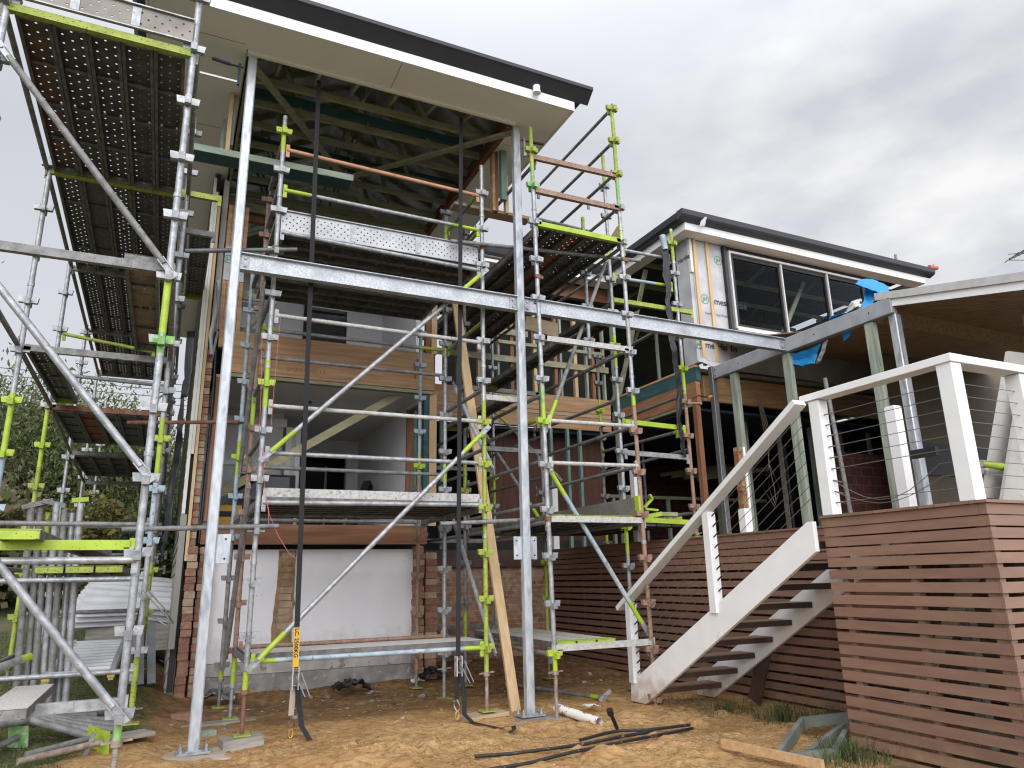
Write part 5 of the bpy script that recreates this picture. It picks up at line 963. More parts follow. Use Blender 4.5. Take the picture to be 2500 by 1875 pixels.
MB().box(11.85, 24, 8.7, 8.85, 2.1, 6.0, 'fibre_brown').build('panel', o); MB().box(12.5, 14.6, 8.66, 8.70, 3.25, 3.85, 'black_mat').build('window', o); MB().box(12.36, 12.5, 8.64, 8.70, 3.2, 3.9, 'alu_pale').build('window_frame', o)
for k, (a, b_) in enumerate((((14.004,12,4.747), (15.39,12,4.694)), ((14.884,12.6,5.106), (16.507,12.6,5.044)), ((16.103,13.2,5.554), (17.514,13.2,5.476)), ((13.236,11.6,4.414), (15.332,12.4,4.888)))): MB().bar(a, b_, .10, .07, 'treated_up').build('rafter', VR)
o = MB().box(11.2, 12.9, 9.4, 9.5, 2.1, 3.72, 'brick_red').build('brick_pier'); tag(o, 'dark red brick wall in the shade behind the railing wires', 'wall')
# ------------------------------------------------------------------ tarpaulin, foil, sheets
def crumple(name, pts, mat, amp, sub=9, th=.006):
    """pts = rows of control points of a cloth, crumpled with noise"""
    rows = []
    for i in range(len(pts) - 1):
        for s in range(sub):
            t = s / sub; rows.append([lerp(a, b, t) for a, b in zip(pts[i], pts[i + 1])])
    rows.append(list(pts[-1])); out = []
    for r_ in rows:
        q = []
        for j in range(len(r_) - 1):
            for s in range(sub): q.append(lerp(r_[j], r_[j + 1], s / sub))
        q.append(r_[-1]); out.append(q)
    vs = [tuple(p[k] + amp * noise.noise((p[0] * 7 + k * 9, p[1] * 7, p[2] * 7)) + amp * .5 * noise.noise((p[0] * 19 + k * 5, p[1] * 19, p[2] * 19)) + amp * .35 * noise.noise((p[0] * 48 + k * 3, p[1] * 30, p[2] * 44)) for k in range(3)) for r_ in out for p in r_]
    w = len(out[0]); fs = [(a * w + b_, a * w + b_ + 1, (a + 1) * w + b_ + 1, (a + 1) * w + b_) for a in range(len(out) - 1) for b_ in range(w - 1)]
    m = MB().add(vs, fs, mat, True); o = m.build(name); sf = o.modifiers.new('solid', 'SOLIDIFY'); sf.thickness = th; return o
T1 = crumple('tarpaulin', [[(8.878,6.75,5.69), (9.081,6.7,5.625), (9.292,6.7,5.586), (9.505,6.7,5.619)], [(9.083,6.85,5.809), (9.359,6.85,5.814), (9.499,6.8,5.75), (9.678,6.8,5.738)], [(9.232,6.9,5.894), (9.566,6.95,5.949), (9.745,6.95,5.923), (9.853,6.9,5.859)]], 'blue_tarp', .018); tag(T1, 'blue tarpaulin scrap bunched on the steel beam by the white roof edge', 'tarpaulin', 'blue tarpaulin scraps')
T5 = crumple('tarpaulin', [[(9.277,6.9,5.726), (9.497,6.85,5.702)], [(9.139,6.85,5.527), (9.389,6.85,5.538)], [(8.956,6.8,5.273), (9.179,6.8,5.344)]], 'blue_tarp', .02); tag(T5, 'blue tarpaulin length hanging upright from the bunched scrap down to the beam', 'tarpaulin', 'blue tarpaulin scraps')
T2 = crumple('tarpaulin', [[(8.93,8.232,5.028), (8.96,7.895,5.002), (8.98,7.59,5.021)], [(8.99,8.277,4.949), (9.02,7.969,4.893), (9.02,7.713,4.887)], [(8.97,8.234,4.872), (8.97,7.967,4.77), (8.97,7.755,4.745)]], 'blue_tarp', .02); tag(T2, 'blue tarpaulin hanging below the steel beam beside a timber prop', 'tarpaulin', 'blue tarpaulin scraps')
T3 = crumple('tarpaulin', [[(9,7.203,5.069), (9,6.981,5.063)], [(9,7.191,4.915), (9,7.175,4.923)]], 'blue_tarp', .02); tag(T3, 'small pointed blue tarpaulin scrap below the beam', 'tarpaulin', 'blue tarpaulin scraps')
T4 = crumple('tarpaulin', [[(8.9,7.276,5.245), (8.9,6.934,5.273)], [(9.05,7.406,5.357), (9.05,7.083,5.366)], [(8.95,7.317,5.36), (8.95,7.029,5.353)]], 'blue_tarp', .03); tag(T4, 'flat blue tarpaulin scrap lying on top of the beam', 'tarpaulin', 'blue tarpaulin scraps')
o = crumple('insulation_wad', [[(8.95,7.066,5.313), (8.95,6.783,5.344)], [(9,7.04,5.456), (9,6.805,5.456)], [(9.1,7.025,5.519), (9.1,6.839,5.53)]], 'cloud_grey', .07, 6); tag(o, 'grey wad of torn insulation sitting on the beam beside the blue tarpaulin', 'insulation')
o = crumple('foil_sheet', [[(9.3,10.376,5.496), (9.6,10.078,5.528), (9.8,9.72,5.692)], [(9.3,10.507,5.408), (9.5,9.979,5.448), (9.6,9.485,5.502)], [(9.2,10.47,5.247), (9.3,9.777,5.306), (9.3,9.246,5.336)]], 'foil', .09, 7); tag(o, 'crumpled silver foil sheet under the printed wall wrap', 'foil')
o = crumple('foil_sheet', [[(8.95,7.722,4.734), (8.95,7.618,4.731)], [(8.95,7.591,4.897), (8.95,7.508,4.872)], [(8.93,7.513,5.018), (8.93,7.419,5.016)]], 'foil', .012, 6); tag(o, 'torn silver foil strip beside the hanging blue tarpaulin', 'foil')
o = crumple('wrap_flap', [[(8.72, 10.15, 5.5), (8.95, 10.12, 5.45), (9.15, 10.12, 5.45)], [(8.62, 10.05, 5.36), (8.92, 10.02, 5.36), (9.15, 10.05, 5.40)], [(8.58, 9.98, 5.36), (8.9, 9.97, 5.30), (9.12, 10.0, 5.36)]], 'wrap', .03, 5); tag(o, 'grey flap of wall wrap curling out above the dark steel post', 'wrap')
o = crumple('plastic_sheet', [[(7.089,8.93,6.948), (7.21,8.93,6.971)], [(7.087,8.93,6.648), (7.259,8.93,6.678)], [(7.105,8.93,6.207), (7.224,8.93,6.226)], [(7.09,8.93,5.769), (7.182,8.93,5.783)], [(7.093,8.93,5.272), (7.214,8.93,5.252)], [(7.145,8.93,4.791), (7.228,8.93,4.8)], [(7.146,8.93,4.381), (7.244,8.93,4.39)], [(7.113,8.93,3.713), (7.208,8.93,3.706)], [(7.189,8.93,3.359), (7.252,8.93,3.349)]], 'black_plastic', .028, 9); tag(o, 'long black plastic sheet hanging down beside the scaffold pole over the deck', 'plastic sheet')
o = MB().tube((7.132,8.93,7.147), (7.168,8.93,6.888), .05, 'blue_worn', 14).build('plastic_roll'); tag(o, 'grey roll end at the top of the hanging black plastic', 'roll')
o = crumple('plastic_sheet', [[(-.02, 12.6, 4.6), (.03, 12.5, 4.6)], [(-.03, 12.6, 3.6), (.06, 12.5, 3.6)], [(-.10, 12.6, 2.9), (.05, 12.5, 2.9)], [(-.07, 12.6, 2.4), (.0, 12.5, 2.4)], [(-.06, 12.6, 1.95), (-.04, 12.55, 1.95)]], 'black_plastic', .04, 5); tag(o, 'black plastic strip hanging between the left scaffold and the weatherboards', 'plastic sheet')
o = crumple('plastic_sheet', [[(-.02, 10.8, 5.1), (.08, 10.7, 5.1)], [(.0, 10.8, 4.4), (.09, 10.7, 4.4)], [(-.02, 10.8, 4.1), (.07, 10.7, 4.1)]], 'black_plastic', .02, 5); tag(o, 'short black plastic strip hanging high inside the left scaffold', 'plastic sheet')
o = crumple('plastic_sheet', [[(-1.62, 19.6, 3.6), (-1.55, 19.6, 3.6)], [(-1.15, 19.7, 2.75), (-1.08, 19.7, 2.75)], [(-.98, 19.7, 2.4), (-.9, 19.7, 2.4)], [(-.97, 19.7, 1.4), (-.88, 19.7, 1.4)]], 'black_plastic', .03, 5); tag(o, 'black plastic sheet drooping under the far end of the left scaffold deck', 'plastic sheet')
# ------------------------------------------------------------------ ratchet straps
def strap(x0, z0, x1, lab, tail, sleeve):
    t = thing('ratchet_strap', lab, 'strap', (x1, 8.31, .05), 'tie-down straps hung from the eave')
    w = .028; zr = .66
    MB().strip([(x0, 8.33, z0), lerp((x0, 8.33, z0), (x1, 8.33, zr), .5), (x1, 8.33, zr + .05)], (w, 0, 0), .004, 'webbing').build('webbing', t)
    MB().box(x1 - .035, x1 - .026, 8.27, 8.36, zr - .16, zr + .06, 'alu').box(x1 + .026, x1 + .035, 8.27, 8.36, zr - .16, zr + .06, 'alu').tube((x1 - .045, 8.31, zr + .02), (x1 + .045, 8.31, zr + .02), .018, 'rust', 10).tube((x1 - .04, 8.31, zr - .12), (x1 + .04, 8.31, zr - .12), .016, 'galv_old', 10).bar((x1 + .0, 8.26, zr - .02), (x1 + .10, 8.20, zr - .24), .012, .014, 'steel_dark', (0, 1, 0)).bar((x1 + .05, 8.26, zr + .01), (x1 + .14, 8.20, zr - .22), .012, .014, 'steel_dark', (0, 1, 0)).bar((x1 + .13, 8.20, zr - .24), (x1 + .05, 8.22, zr - .23), .03, .02, 'black_mat').build('ratchet', t)
    MB().strip([(x1 - .01, 8.33, zr - .12), (x1 - .02, 8.32, .25)], (w, 0, 0), .004, 'cable' if sleeve else 'webbing').build('short_webbing', t)
    h = MB(); h.path([(x1 - .05, 8.32, .24), (x1 - .055, 8.32, .18), (x1 - .02, 8.32, .12), (x1 + .02, 8.32, .15), (x1 + .01, 8.32, .20), (x1 - .02, 8.32, .25)], .008, 'rust' if sleeve else 'alu', 8); h.build('hook', t)
    s = MB()
    for k in range(2): s.path([(x1 - .01 + .02 * math.cos(a), 8.32 + .02 * k, .08 + .045 * math.sin(a)) for a in [q * math.pi / 5 for q in range(11)]], .007, 'alu' if k else 'yellow_dirty', 6)
    s.build('shackle', t)
    MB().strip(tail, (w * .98, 0, 0), .004, 'webbing').build('tail', t)
    if sleeve:
        s = MB().strip([lerp((x0, 8.326, z0), (x1, 8.326, zr), .937), (x1, 8.326, zr + .06)], (w * 1.12, 0, 0), .009, 'yellow')
        text_faces('LC. 2500KG', .058, (x1 - .024, 8.3205, zr + .45), (0, 0, -1), (1, 0, 0), 'black_mat', s, 0, .002); s.build('sleeve', t)
strap(1.243, 7.95, 1.349, 'black tie-down strap with a yellow sleeve lettered near its ratchet', [(1.37, 8.30, .56), (1.40, 8.28, .35), (1.43, 8.24, .15), (1.50, 8.15, .03)], True)
strap(3.243, 7.95, 3.19, 'plain black tie-down strap whose tail curls on the sand', [(3.21, 8.30, .56), (3.25, 8.28, .3), (3.23, 8.24, .10), (3.27, 8.1, .035), (3.42, 7.75, .02), (3.52, 7.55, .06), (3.47, 7.42, .055), (3.36, 7.38, .02)], False)
o = MB().path([(0.775,8.4,4.41), (0.811,8.4,3.682), (0.825,8.4,3.206)], .003, 'pink', 5).path([(0.968,8.4,4.651), (0.949,8.4,3.695), (0.947,8.4,3.309)], .003, 'pink', 5).path([(0.872,8.4,2.976), (0.915,8.4,2.656), (0.979,8.4,2.342), (1.102,8.38,2.075), (1.218,8.36,1.898), (1.352,8.34,1.796)], .003, 'pink', 5).path([(0.949,8.4,2.476), (0.981,8.38,2.34), (0.991,8.4,2.155)], .006, 'pink', 5).path([(0.882,8.4,3.023), (0.905,8.38,2.836)], .008, 'pink', 5).build('string_line'); tag(o, 'pink builders string tied along the scaffold pole and out to the strap', 'string')
# ------------------------------------------------------------------ loose timber, tubes and pipes
o = MB().bar((4.02, 8.55, .02), (3.683,9.7,5.686), .045, .125, 'pine_up', (1, 0, 0)).build('leaning_timber'); tag(o, 'long pale pine timber leaning from the sand up into the scaffold', 'timber')
o = thing('leaning_plank', 'thick teal plank spanning from the left scaffold to the centre scaffold', 'plank', (.8, 9.1, 6.9)); MB().bar((-.16, 9.02, 6.94), (1.85, 9.02, 6.965), .28, .09, 'treated_x', (0, 0, 1)).build('plank_body', o); MB().bar((-.16, 9.02, 6.893), (1.85, 9.02, 6.918), .276, .004, 'teal', (0, 0, 1)).build('plank_underside', o); MB().bar((1.852, 9.02, 6.965), (1.862, 9.02, 6.965), .28, .09, 'plywood', (0, 0, 1)).build('end_grain', o)
o = MB().bar((3.544,9.5,7.221), (4.875,9.5,7.227), .22, .05, 'plywood').build('board'); tag(o, 'wide timber board laid between the centre and right scaffolds high up', 'board')
o = MB().box(2.28, 2.50, 8.9, 9.05, 6.09, 6.26, 'plywood').build('timber_block'); tag(o, 'pine offcut standing on the centre scaffold top deck', 'timber')
o = MB().prism([(5.1, 5.62), (5.15, 5.86), (5.75, 5.80), (5.75, 5.55)], 10.2, 10.24, 'y', 'plywood').build('plywood_offcut'); tag(o, 'plywood offcut resting above the steel beam on the right', 'board')
o = thing('scaffold_tube', 'grey scaffold brace lying on the sand behind the right steel post', 'tube', (4.8, 9.4, .05)); MB().tube((4.75, 10.4, .07), (5.23, 8.5, .075), TR, 'galv_old', 12, bands=[(0, .06, 'lime_old'), (.9, .97, 'lime')]).build('tube', o); MB().bar((5.16, 8.47, .05), (5.34, 8.47, .16), .05, .016, 'galv', (0, 1, 0)).bar((5.2, 8.5, .0), (5.26, 8.44, .11), .04, .016, 'galv', (0, 1, 0)).build('hook_end', o)
o = MB().tube((4.36, 8.12, .085), (4.44, 7.30, .045), .052, 'pvc', 24, caps=False).tube((4.36, 8.118, .085), (4.44, 7.302, .045), .046, 'pvc', 24, caps=False).build('pvc_pipe'); tag(o, 'short white plastic pipe smeared with sand lying by the steel post foot', 'pipe')
def wig(pts, z):
    hs = [gh(x, y) for x, y in pts]; n_ = len(hs)
    return [(x, y, sum(hs[max(0, i - 9):i + 10]) / len(hs[max(0, i - 9):i + 10]) + z + .012) for i, (x, y) in enumerate(pts)]
def dense(pts, k=9):
    out = []
    for i in range(len(pts) - 1):
        p0, p1, p2, p3 = pts[max(i - 1, 0)], pts[i], pts[i + 1], pts[min(i + 2, len(pts) - 1)]
        for s in range(k):
            t = s / k; out.append(tuple(.5 * (2 * p1[c] + (p2[c] - p0[c]) * t + (2 * p0[c] - 5 * p1[c] + 4 * p2[c] - p3[c]) * t * t + (3 * p1[c] - p0[c] - 3 * p2[c] + p3[c]) * t ** 3) for c in (0, 1)))
    return out + [pts[-1]]
o = MB().path(wig(dense([(2.69, 6.60), (3.15, 6.56), (3.69, 6.58), (4.29, 6.66), (4.71, 6.71)]), .012), .0155, 'poly', 10).build('poly_pipe'); tag(o, 'black poly pipe on the sand, the middle one of three', 'pipe', 'black irrigation pipes on the sand')
o = MB().path(wig(dense([(2.60, 6.12), (3.11, 6.18), (3.72, 6.31), (4.24, 6.44), (5.19, 6.66)]), .012), .0155, 'poly', 10).build('poly_pipe'); tag(o, 'black poly pipe nearest the camera, running right to the sand bank', 'pipe', 'black irrigation pipes on the sand')
o = thing('poly_pipe', 'black poly pipe with a riser nozzle, the rear one of three', 'pipe', (4.36, 6.86, .05), 'black irrigation pipes on the sand'); MB().path(wig(dense([(3.82, 6.66), (4.30, 6.80), (4.65, 6.72), (5.2, 6.72)]), .035), .0155, 'poly', 10).build('pipe', o); MB().tube((4.36, 6.83, .07), (4.25, 6.77, .24), .02, 'poly', 10).tube((4.26, 6.775, .22), (4.235, 6.76, .27), .034, 'poly', 12).build('riser', o)
o = thing('timber_trestle', 'grey green timber frame lying tilted against the slat screen corner', 'timber frame', (5.6, 5.5, 0))
tri = [(6.044,6.004,0.08), (4.997,5.282,0.03), (6.113,5.5,0.2), (5.208,4.842,0.1)]
for a, b_ in (((5.933,5.865,0.12), (4.99,5.251,0.03)), ((5.954,5.9,0.12), (6.389,5.67,0.16)), ((5.237,5.14,0.04), (6.056,5.465,0.12)), ((5.012,5.156,0.03), (5.412,4.984,0.06)), ((5.855,5.265,0.12), (5.397,4.993,0.06))): MB().bar(a, b_, .045, .10, 'green_grey').build('rail', o)
o = MB().bar((4.758,5.693,0.09), (4.923,4.7,0.09), .045, .07, 'pine', (0, 0, 1)).build('timber_offcut'); tag(o, 'pine offcut lying on the sand in front of the grey frame', 'timber')
# ground bits: base pads, bricks, rubble
def pad(name, x, y, z, dx, dy, h, mat, lab, cat, rot=0):
    m = MB().box(-dx, dx, -dy, dy, 0, h, mat); o = m.build(name, origin=(0, 0, 0), bevel=.006); o.location = (x, y, z); o.rotation_euler = (R.uniform(-.03, .03), R.uniform(-.03, .03), rot); return tag(o, lab, cat)
pad('paver', .865, 8.42, -.02, .20, .15, .10, 'grey_timber', 'grey block under the front left foot of the centre scaffold', 'block', .1)
pad('timber_sole', 3.56, 8.46, .0, .28, .14, .05, 'plywood', 'timber sole board under the right foot of the centre scaffold', 'board', .2); pad('timber_sole', .72, 9.7, -.01, .42, .10, .045, 'grey_timber', 'weathered sole board under the brown scaffold pole', 'board', .2)
pad('timber_sole', -.15, 6.9, -.02, .30, .10, .05, 'plywood', 'pine packer beside the nearest scaffold foot', 'board', -.2); pad('timber_sole', -.18, 8.75, .12, .22, .12, .04, 'grey_timber', 'brown packer lying on the grass edge', 'board', .5)
pad('loose_brick', .36, 10.0, .0, .14, .07, .12, 'brick_a', 'red brick block beside the left steel post', 'brick', .1); pad('loose_brick', .12, 9.6, .02, .12, .06, .05, 'grey_timber', 'flat paver on the sand left of the steel post', 'paver', .3)
pad('loose_brick', .58, 9.05, -.01, .08, .06, .07, 'treated_up', 'green grey offcut under the lime foot plate', 'block', .3)
pad('concrete_footing', 4.12, 8.10, -.125, .45, .33, .13, 'concrete', 'rough concrete footing round the right steel post', 'footing', .2); pad('concrete_footing', .42, 8.2, -.122, .45, .33, .13, 'concrete_pale', 'sandy concrete footing round the left steel post', 'footing', -.1)
def rock(x, y, r, mat, lab, cat, grp=None, flat=.6):
    m = MB(); vs = []; fs = []; n_, k_ = 8, 5; s = R.uniform(0, 99)
    for i in range(k_ + 1):
        th = math.pi * i / k_
        for j in range(n_):
            ph = 2 * math.pi * j / n_; d = V((math.sin(th) * math.cos(ph), math.sin(th) * math.sin(ph), math.cos(th))); q = r * (1 + .45 * noise.noise(d * 1.7 + V((s, s, s)))); vs.append((x + d.x * q, y + d.y * q, gh(x, y) + r * .15 + d.z * q * flat))
    for i in range(k_):
        for j in range(n_): fs.append((i * n_ + j, (i + 1) * n_ + j, (i + 1) * n_ + (j + 1) % n_, i * n_ + (j + 1) % n_))
    m.add(vs, fs, mat); o = m.build(cat.replace(' ', '_')); tag(o, lab, cat, grp)
for i in range(26):
    x = R.uniform(.7, 6.6); y = R.uniform(9.8, 12.6) if i < 14 else R.uniform(8.6, 11)
    if x > 4.1 and y > 11.5: continue
    rock(x, y, R.uniform(.02, .055), R.choice(['concrete', 'mortar', 'plaster_skirt', 'brick_a', 'scar']), 'small broken lump of masonry on the dirt below the house', 'masonry lump', 'masonry lumps on the dirt below the house')
for i in range(22): 
    x = R.uniform(-.3, 5.4); y = R.uniform(6.3, 9.2); rock(x, y, R.uniform(.010, .026), R.choice(['scar', 'rust', 'mortar', 'concrete']), 'small clod or stone on the loose sand', 'stone', 'small stones on the loose sand')
for i in range(60):
    pass
m = MB()
for i in range(420):
    x = R.uniform(.4, 6.7); y = R.uniform(9.3, 12.8); a = R.uniform(0, 3.14); l_ = R.uniform(.006, .03); w_ = R.uniform(.003, .014); z = gh(x, y) + .004
    c_, s_ = math.cos(a), math.sin(a); m.add([(x + c_ * l_ - s_ * w_, y + s_ * l_ + c_ * w_, z), (x - c_ * l_ - s_ * w_, y - s_ * l_ + c_ * w_, z + .004), (x - c_ * l_ + s_ * w_, y - s_ * l_ - c_ * w_, z), (x + c_ * l_ + s_ * w_, y + s_ * l_ - c_ * w_, z + .006)], [(0, 1, 2, 3)], R.choice(['plaster', 'plywood', 'mortar', 'cloud_grey']))
tag(m.build('debris', origin=(0, 0, 0)), 'pale chips and splinters scattered over the dark dirt', 'debris', kind='stuff')
def lumpsheet(x, y, r, mat, lab, name, cat):
    n_ = 14; pts = [[(x + r * (2 * i / 4 - 1), y + r * .6 * (2 * j / 3 - 1), .05 + gh(x, y) + .12 * r * (4 - abs(i - 2)) ) for i in range(5)] for j in range(4)]
    o = crumple(name, pts, mat, r * .35, 4); tag(o, lab, cat)
lumpsheet(3.85, 11.2, .22, 'black_plastic', 'black plastic bag slumped at the right end of the white wall', 'plastic_bag', 'plastic bag'); lumpsheet(2.55, 10.85, .26, 'black_plastic', 'black plastic torn out along the footing', 'plastic_scrap', 'plastic'); lumpsheet(.78, 10.95, .25, 'foil_dark', 'grey plastic bunched at the foot of the brick wall end', 'plastic_scrap', 'plastic')
for x, y, mt, lab in ((2.72, 10.35, 'concrete', 'grey board scrap lying near the black plastic'), (3.55, 10.95, 'plaster', 'white board scrap leaning by the black bag'), (2.55, 11.2, 'cloud_grey', 'crushed pale paper at the footing'), (4.75, 8.0, 'cloud_grey', 'crumpled paper on the sand beyond the white pipe')): lumpsheet(x, y, .10, mt, lab, 'board_scrap', 'scrap')
o = MB().bar((4.12, 12.7, .1), (4.02, 13.0, 1.3), .10, .03, 'grey_timber').build('leaning_board'); tag(o, 'old board leaning on the brick wall in the recess', 'board')
for k, (x0, y0, x1, y1) in enumerate(((4.2, 12.4, 5.4, 12.8), (4.4, 12.1, 5.2, 12.5), (3.9, 12.0, 4.9, 12.1))):
    o = MB().bar((x0, y0, gh(x0, y0) + .1 + .1 * k), (x1, y1, gh(x1, y1) + .14 + .12 * k), .12, .04, ['grey_timber', 'plywood', 'dark_deck'][k]).build('scrap_timber'); tag(o, ['grey', 'pale', 'dark'][k] + ' scrap board in the heap before the recess bricks', 'timber')
# grass tufts by the screen
for i, (x, y, n_, h_, lab) in enumerate(((6.15, 7.25, 90, .2, 'dark grass tuft in the shade under the stairs'), (6.35, 6.55, 170, .3, 'green grass tuft growing against the slat screen'), (6.75, 6.25, 110, .22, 'grass tuft at the foot of the screen near its inner corner'), (5.5, 4.92, 220, .24, 'grass tuft at the near corner of the slat screen'))):
    fn = lambda: ((lambda a, r: (x + r * math.cos(a) * 1.3, y + r * math.sin(a), gh(x, y) - .01))(R.uniform(0, 6.28), R.uniform(0, .30)))
    o = blades('grass_tuft', fn, n_, h_ * .3, h_ * 1.2, 'blade', 1.3, .0045)
    dd = blades('d', fn, n_ // 2, h_ * .2, h_ * .9, 'leaf_dry', 1.5, .004); o.add(dd.v, dd.f, 'leaf_dry'); o = o.build('grass_tuft'); tag(o, lab, 'grass tuft', 'grass tufts by the slat screen')
o = blades('dry', lambda: (R.uniform(5.75, 6.3), R.uniform(7.7, 8.3), gh(6, 8)), 60, .08, .25, 'leaf_dry', 1.0, .003).build('dry_weeds'); tag(o, 'dead weeds under the foot of the stairs', 'weeds')
# things stored in the rooms
o = thing('cabinet', 'black cabinet standing in the open middle room', 'cabinet', (1.4, 12.9, 2.42)); MB().box(.95, 1.92, 12.9, 13.35, 2.42, 3.38, 'black_mat').build('body', o, bevel=.01); MB().box(.98, 1.82, 12.885, 12.898, 2.95, 3.34, 'black_gloss').build('glass_door', o); MB().box(.98, 1.88, 12.885, 12.898, 2.5, 2.9, 'navy').build('drawer', o)
o = thing('tool_box', 'yellow plastic tool box on the middle room floor beside the steel post', 'tool box', (.75, 12.2, 2.42)); MB().box(.55, 1.02, 12.2, 12.5, 2.42, 2.78, 'yellow_dirty').build('body', o, bevel=.02); MB().box(.68, .90, 12.185, 12.199, 2.60, 2.68, 'dark_void').build('handle_recess', o)
o = thing('window_sash', 'black window frame leaning on the right wall of the middle room', 'window frame', (3.2, 14.0, 2.42))
for a, b_ in (((3.0, 13.8, 2.42), (3.45, 14.0, 3.45)), ((3.2, 14.3, 2.42), (3.6, 14.4, 3.40)), ((3.45, 14.0, 3.45), (3.6, 14.4, 3.40)), ((3.0, 13.8, 2.46), (3.2, 14.3, 2.46))): MB().bar(a, b_, .07, .13, 'black_mat', (1, 0, 0)).build('bar', o)
o = MB().box(2.35, 2.7, 14.0, 14.25, 5.33, 5.52, 'black_mat').box(2.42, 2.6, 13.99, 14.2, 5.52, 5.58, 'black_mat').build('bag'); tag(o, 'black tool bag in the doorway of the upper room', 'bag')
o = MB().box(7.35, 7.6, 9.6, 9.75, 2.42, 2.52, 'lime').build('lime_block'); tag(o, 'lime painted block on the low planks over the deck', 'block')
o = MB().bar((6.513,9.1,2.432), (6.782,9.1,2.479), .14, .06, 'lime').build('scaffold_fitting'); tag(o, 'lime fitting lying on the low lime transom', 'fitting', 'loose scaffold fittings'); o = MB().bar((6.781,9.1,2.473), (7.075,9.1,2.472), .14, .06, 'treated').build('scaffold_fitting'); tag(o, 'mossy green block lying on the low lime transom', 'fitting', 'loose scaffold fittings')
o = MB().bar((6.537,9.15,2.572), (6.701,9.15,2.713), .05, .03, 'lime').bar((6.701,9.15,2.713), (6.653,9.15,2.774), .05, .03, 'lime').bar((6.558,9.15,2.554), (6.786,9.15,2.539), .05, .03, 'lime').build('scaffold_fitting'); tag(o, 'bent lime bracket propped among the loose fittings', 'fitting', 'loose scaffold fittings')
o = thing('hanging_trowel', 'two hand clamps gripping the dark steel corner post', 'clamp', (8.8, 9.9, 4.4)); MB().path([(8.278,9.9,4.617), (8.424,9.9,4.683), (8.608,9.9,4.669), (8.723,9.9,4.686)], .012, 'black_mat', 6).tube((8.612,9.85,4.657), (8.69,9.85,4.679), .022, 'yellow_dirty', 8).build('upper_clamp', o); MB().tube((8.213,9.9,4.521), (8.436,9.9,4.54), .02, 'orange_rail', 8).build('lower_clamp', o)
# ------------------------------------------------------------------ left yard: stacked gear
GT = 'upright tubes bundled behind the left scaffold'
for k, (px_, top, bot, mt) in enumerate(((58, 1208, 1560, 'galv_old'), (68, 1210, 1562, 'galv_old'), (80, 1205, 1600, 'lime_old'), (91, 1200, 1600, 'galv'), (103, 1198, 1600, 'galv_old'), (118, 1212, 1560, 'galv'), (132, 1222, 1560, 'galv'))):
    pass
bx = -1.27
for k, mt in enumerate(('galv_old', 'galv_old', 'lime_old', 'galv', 'galv_old', 'galv', 'galv')):
    o = MB().tube((bx + .075 * k, 9.5 + .08 * (k % 2), .22), (bx - .13 + .078 * k, 9.5 + .05 * (k % 3), 2.50 - .05 * (k % 3)), .034, 'galv_old' if mt == 'lime_old' else mt, 12, bands=[(.8, 1, 'lime_old')] if mt == 'lime_old' else None).build('stacked_tube'); tag(o, ('yellowed' if mt == 'lime_old' else 'grey') + ' scaffold tube standing upright in the bundle behind the left scaffold', 'tube', GT)
for k, (xa, za, xb, zb) in enumerate(((-1.48, 2.44, -1.2, 2.53), (-1.3, 2.52, -1.08, 2.47), (-1.02, 2.53, -.86, 2.55))):
    o = MB().bar((xa, 9.46, za), (xb, 9.5, zb), .05, .02, 'lime' if k == 2 else 'galv_old', (0, 1, 0)).build('scaffold_fitting'); tag(o, ['grey flat fitting sticking out left from the top of the tube bundle', 'grey flat fitting across the middle top of the tube bundle', 'lime flat fitting on the right top of the tube bundle'][k], 'fitting')
for k in range(8):
    a = (-2.2 + .08 * k, 8.9 - .10 * k, .78 - .055 * k); b_ = (-.42 + .05 * (k % 5) - .1 * (k > 4), 8.75 + .10 * k, .13 + .02 * k + .05 * (k > 4))
    o = MB().tube(a, b_, .036, 'galv_old', 12).build('loose_tube'); tag(o, 'grey tube in the heap lying on the grass at lower left', 'tube', 'heap of tubes on the grass')
for k, (a, b_) in enumerate((((-1.35, 6.45, .93), (-.93, 7.3, 1.05)), ((-1.6, 6.9, .98), (-1.28, 7.3, 1.08)))):
    o = thing('jack_tube', ('short tube with a lime collar resting on the dusty plank', 'second short lime ended tube behind the dusty plank')[k], 'tube', a); MB().tube(a, b_, .03, 'galv', 12, bands=[(.88, 1, 'lime')]).build('tube', o)
    if k == 0: MB().path([(a[0] - .06, a[1], a[2] + .07), (a[0] - .09, a[1], a[2]), (a[0] - .03, a[1], a[2] - .05), (a[0] + .05, a[1], a[2] - .02), (a[0] + .04, a[1], a[2] + .07)], .014, 'blue_worn', 8).bar((a[0] + .03, a[1] - .02, a[2] + .05), (a[0] + .12, a[1] - .03, a[2] - .14), .035, .014, 'blue_worn', (0, 1, 0)).build('swivel_hook', o)
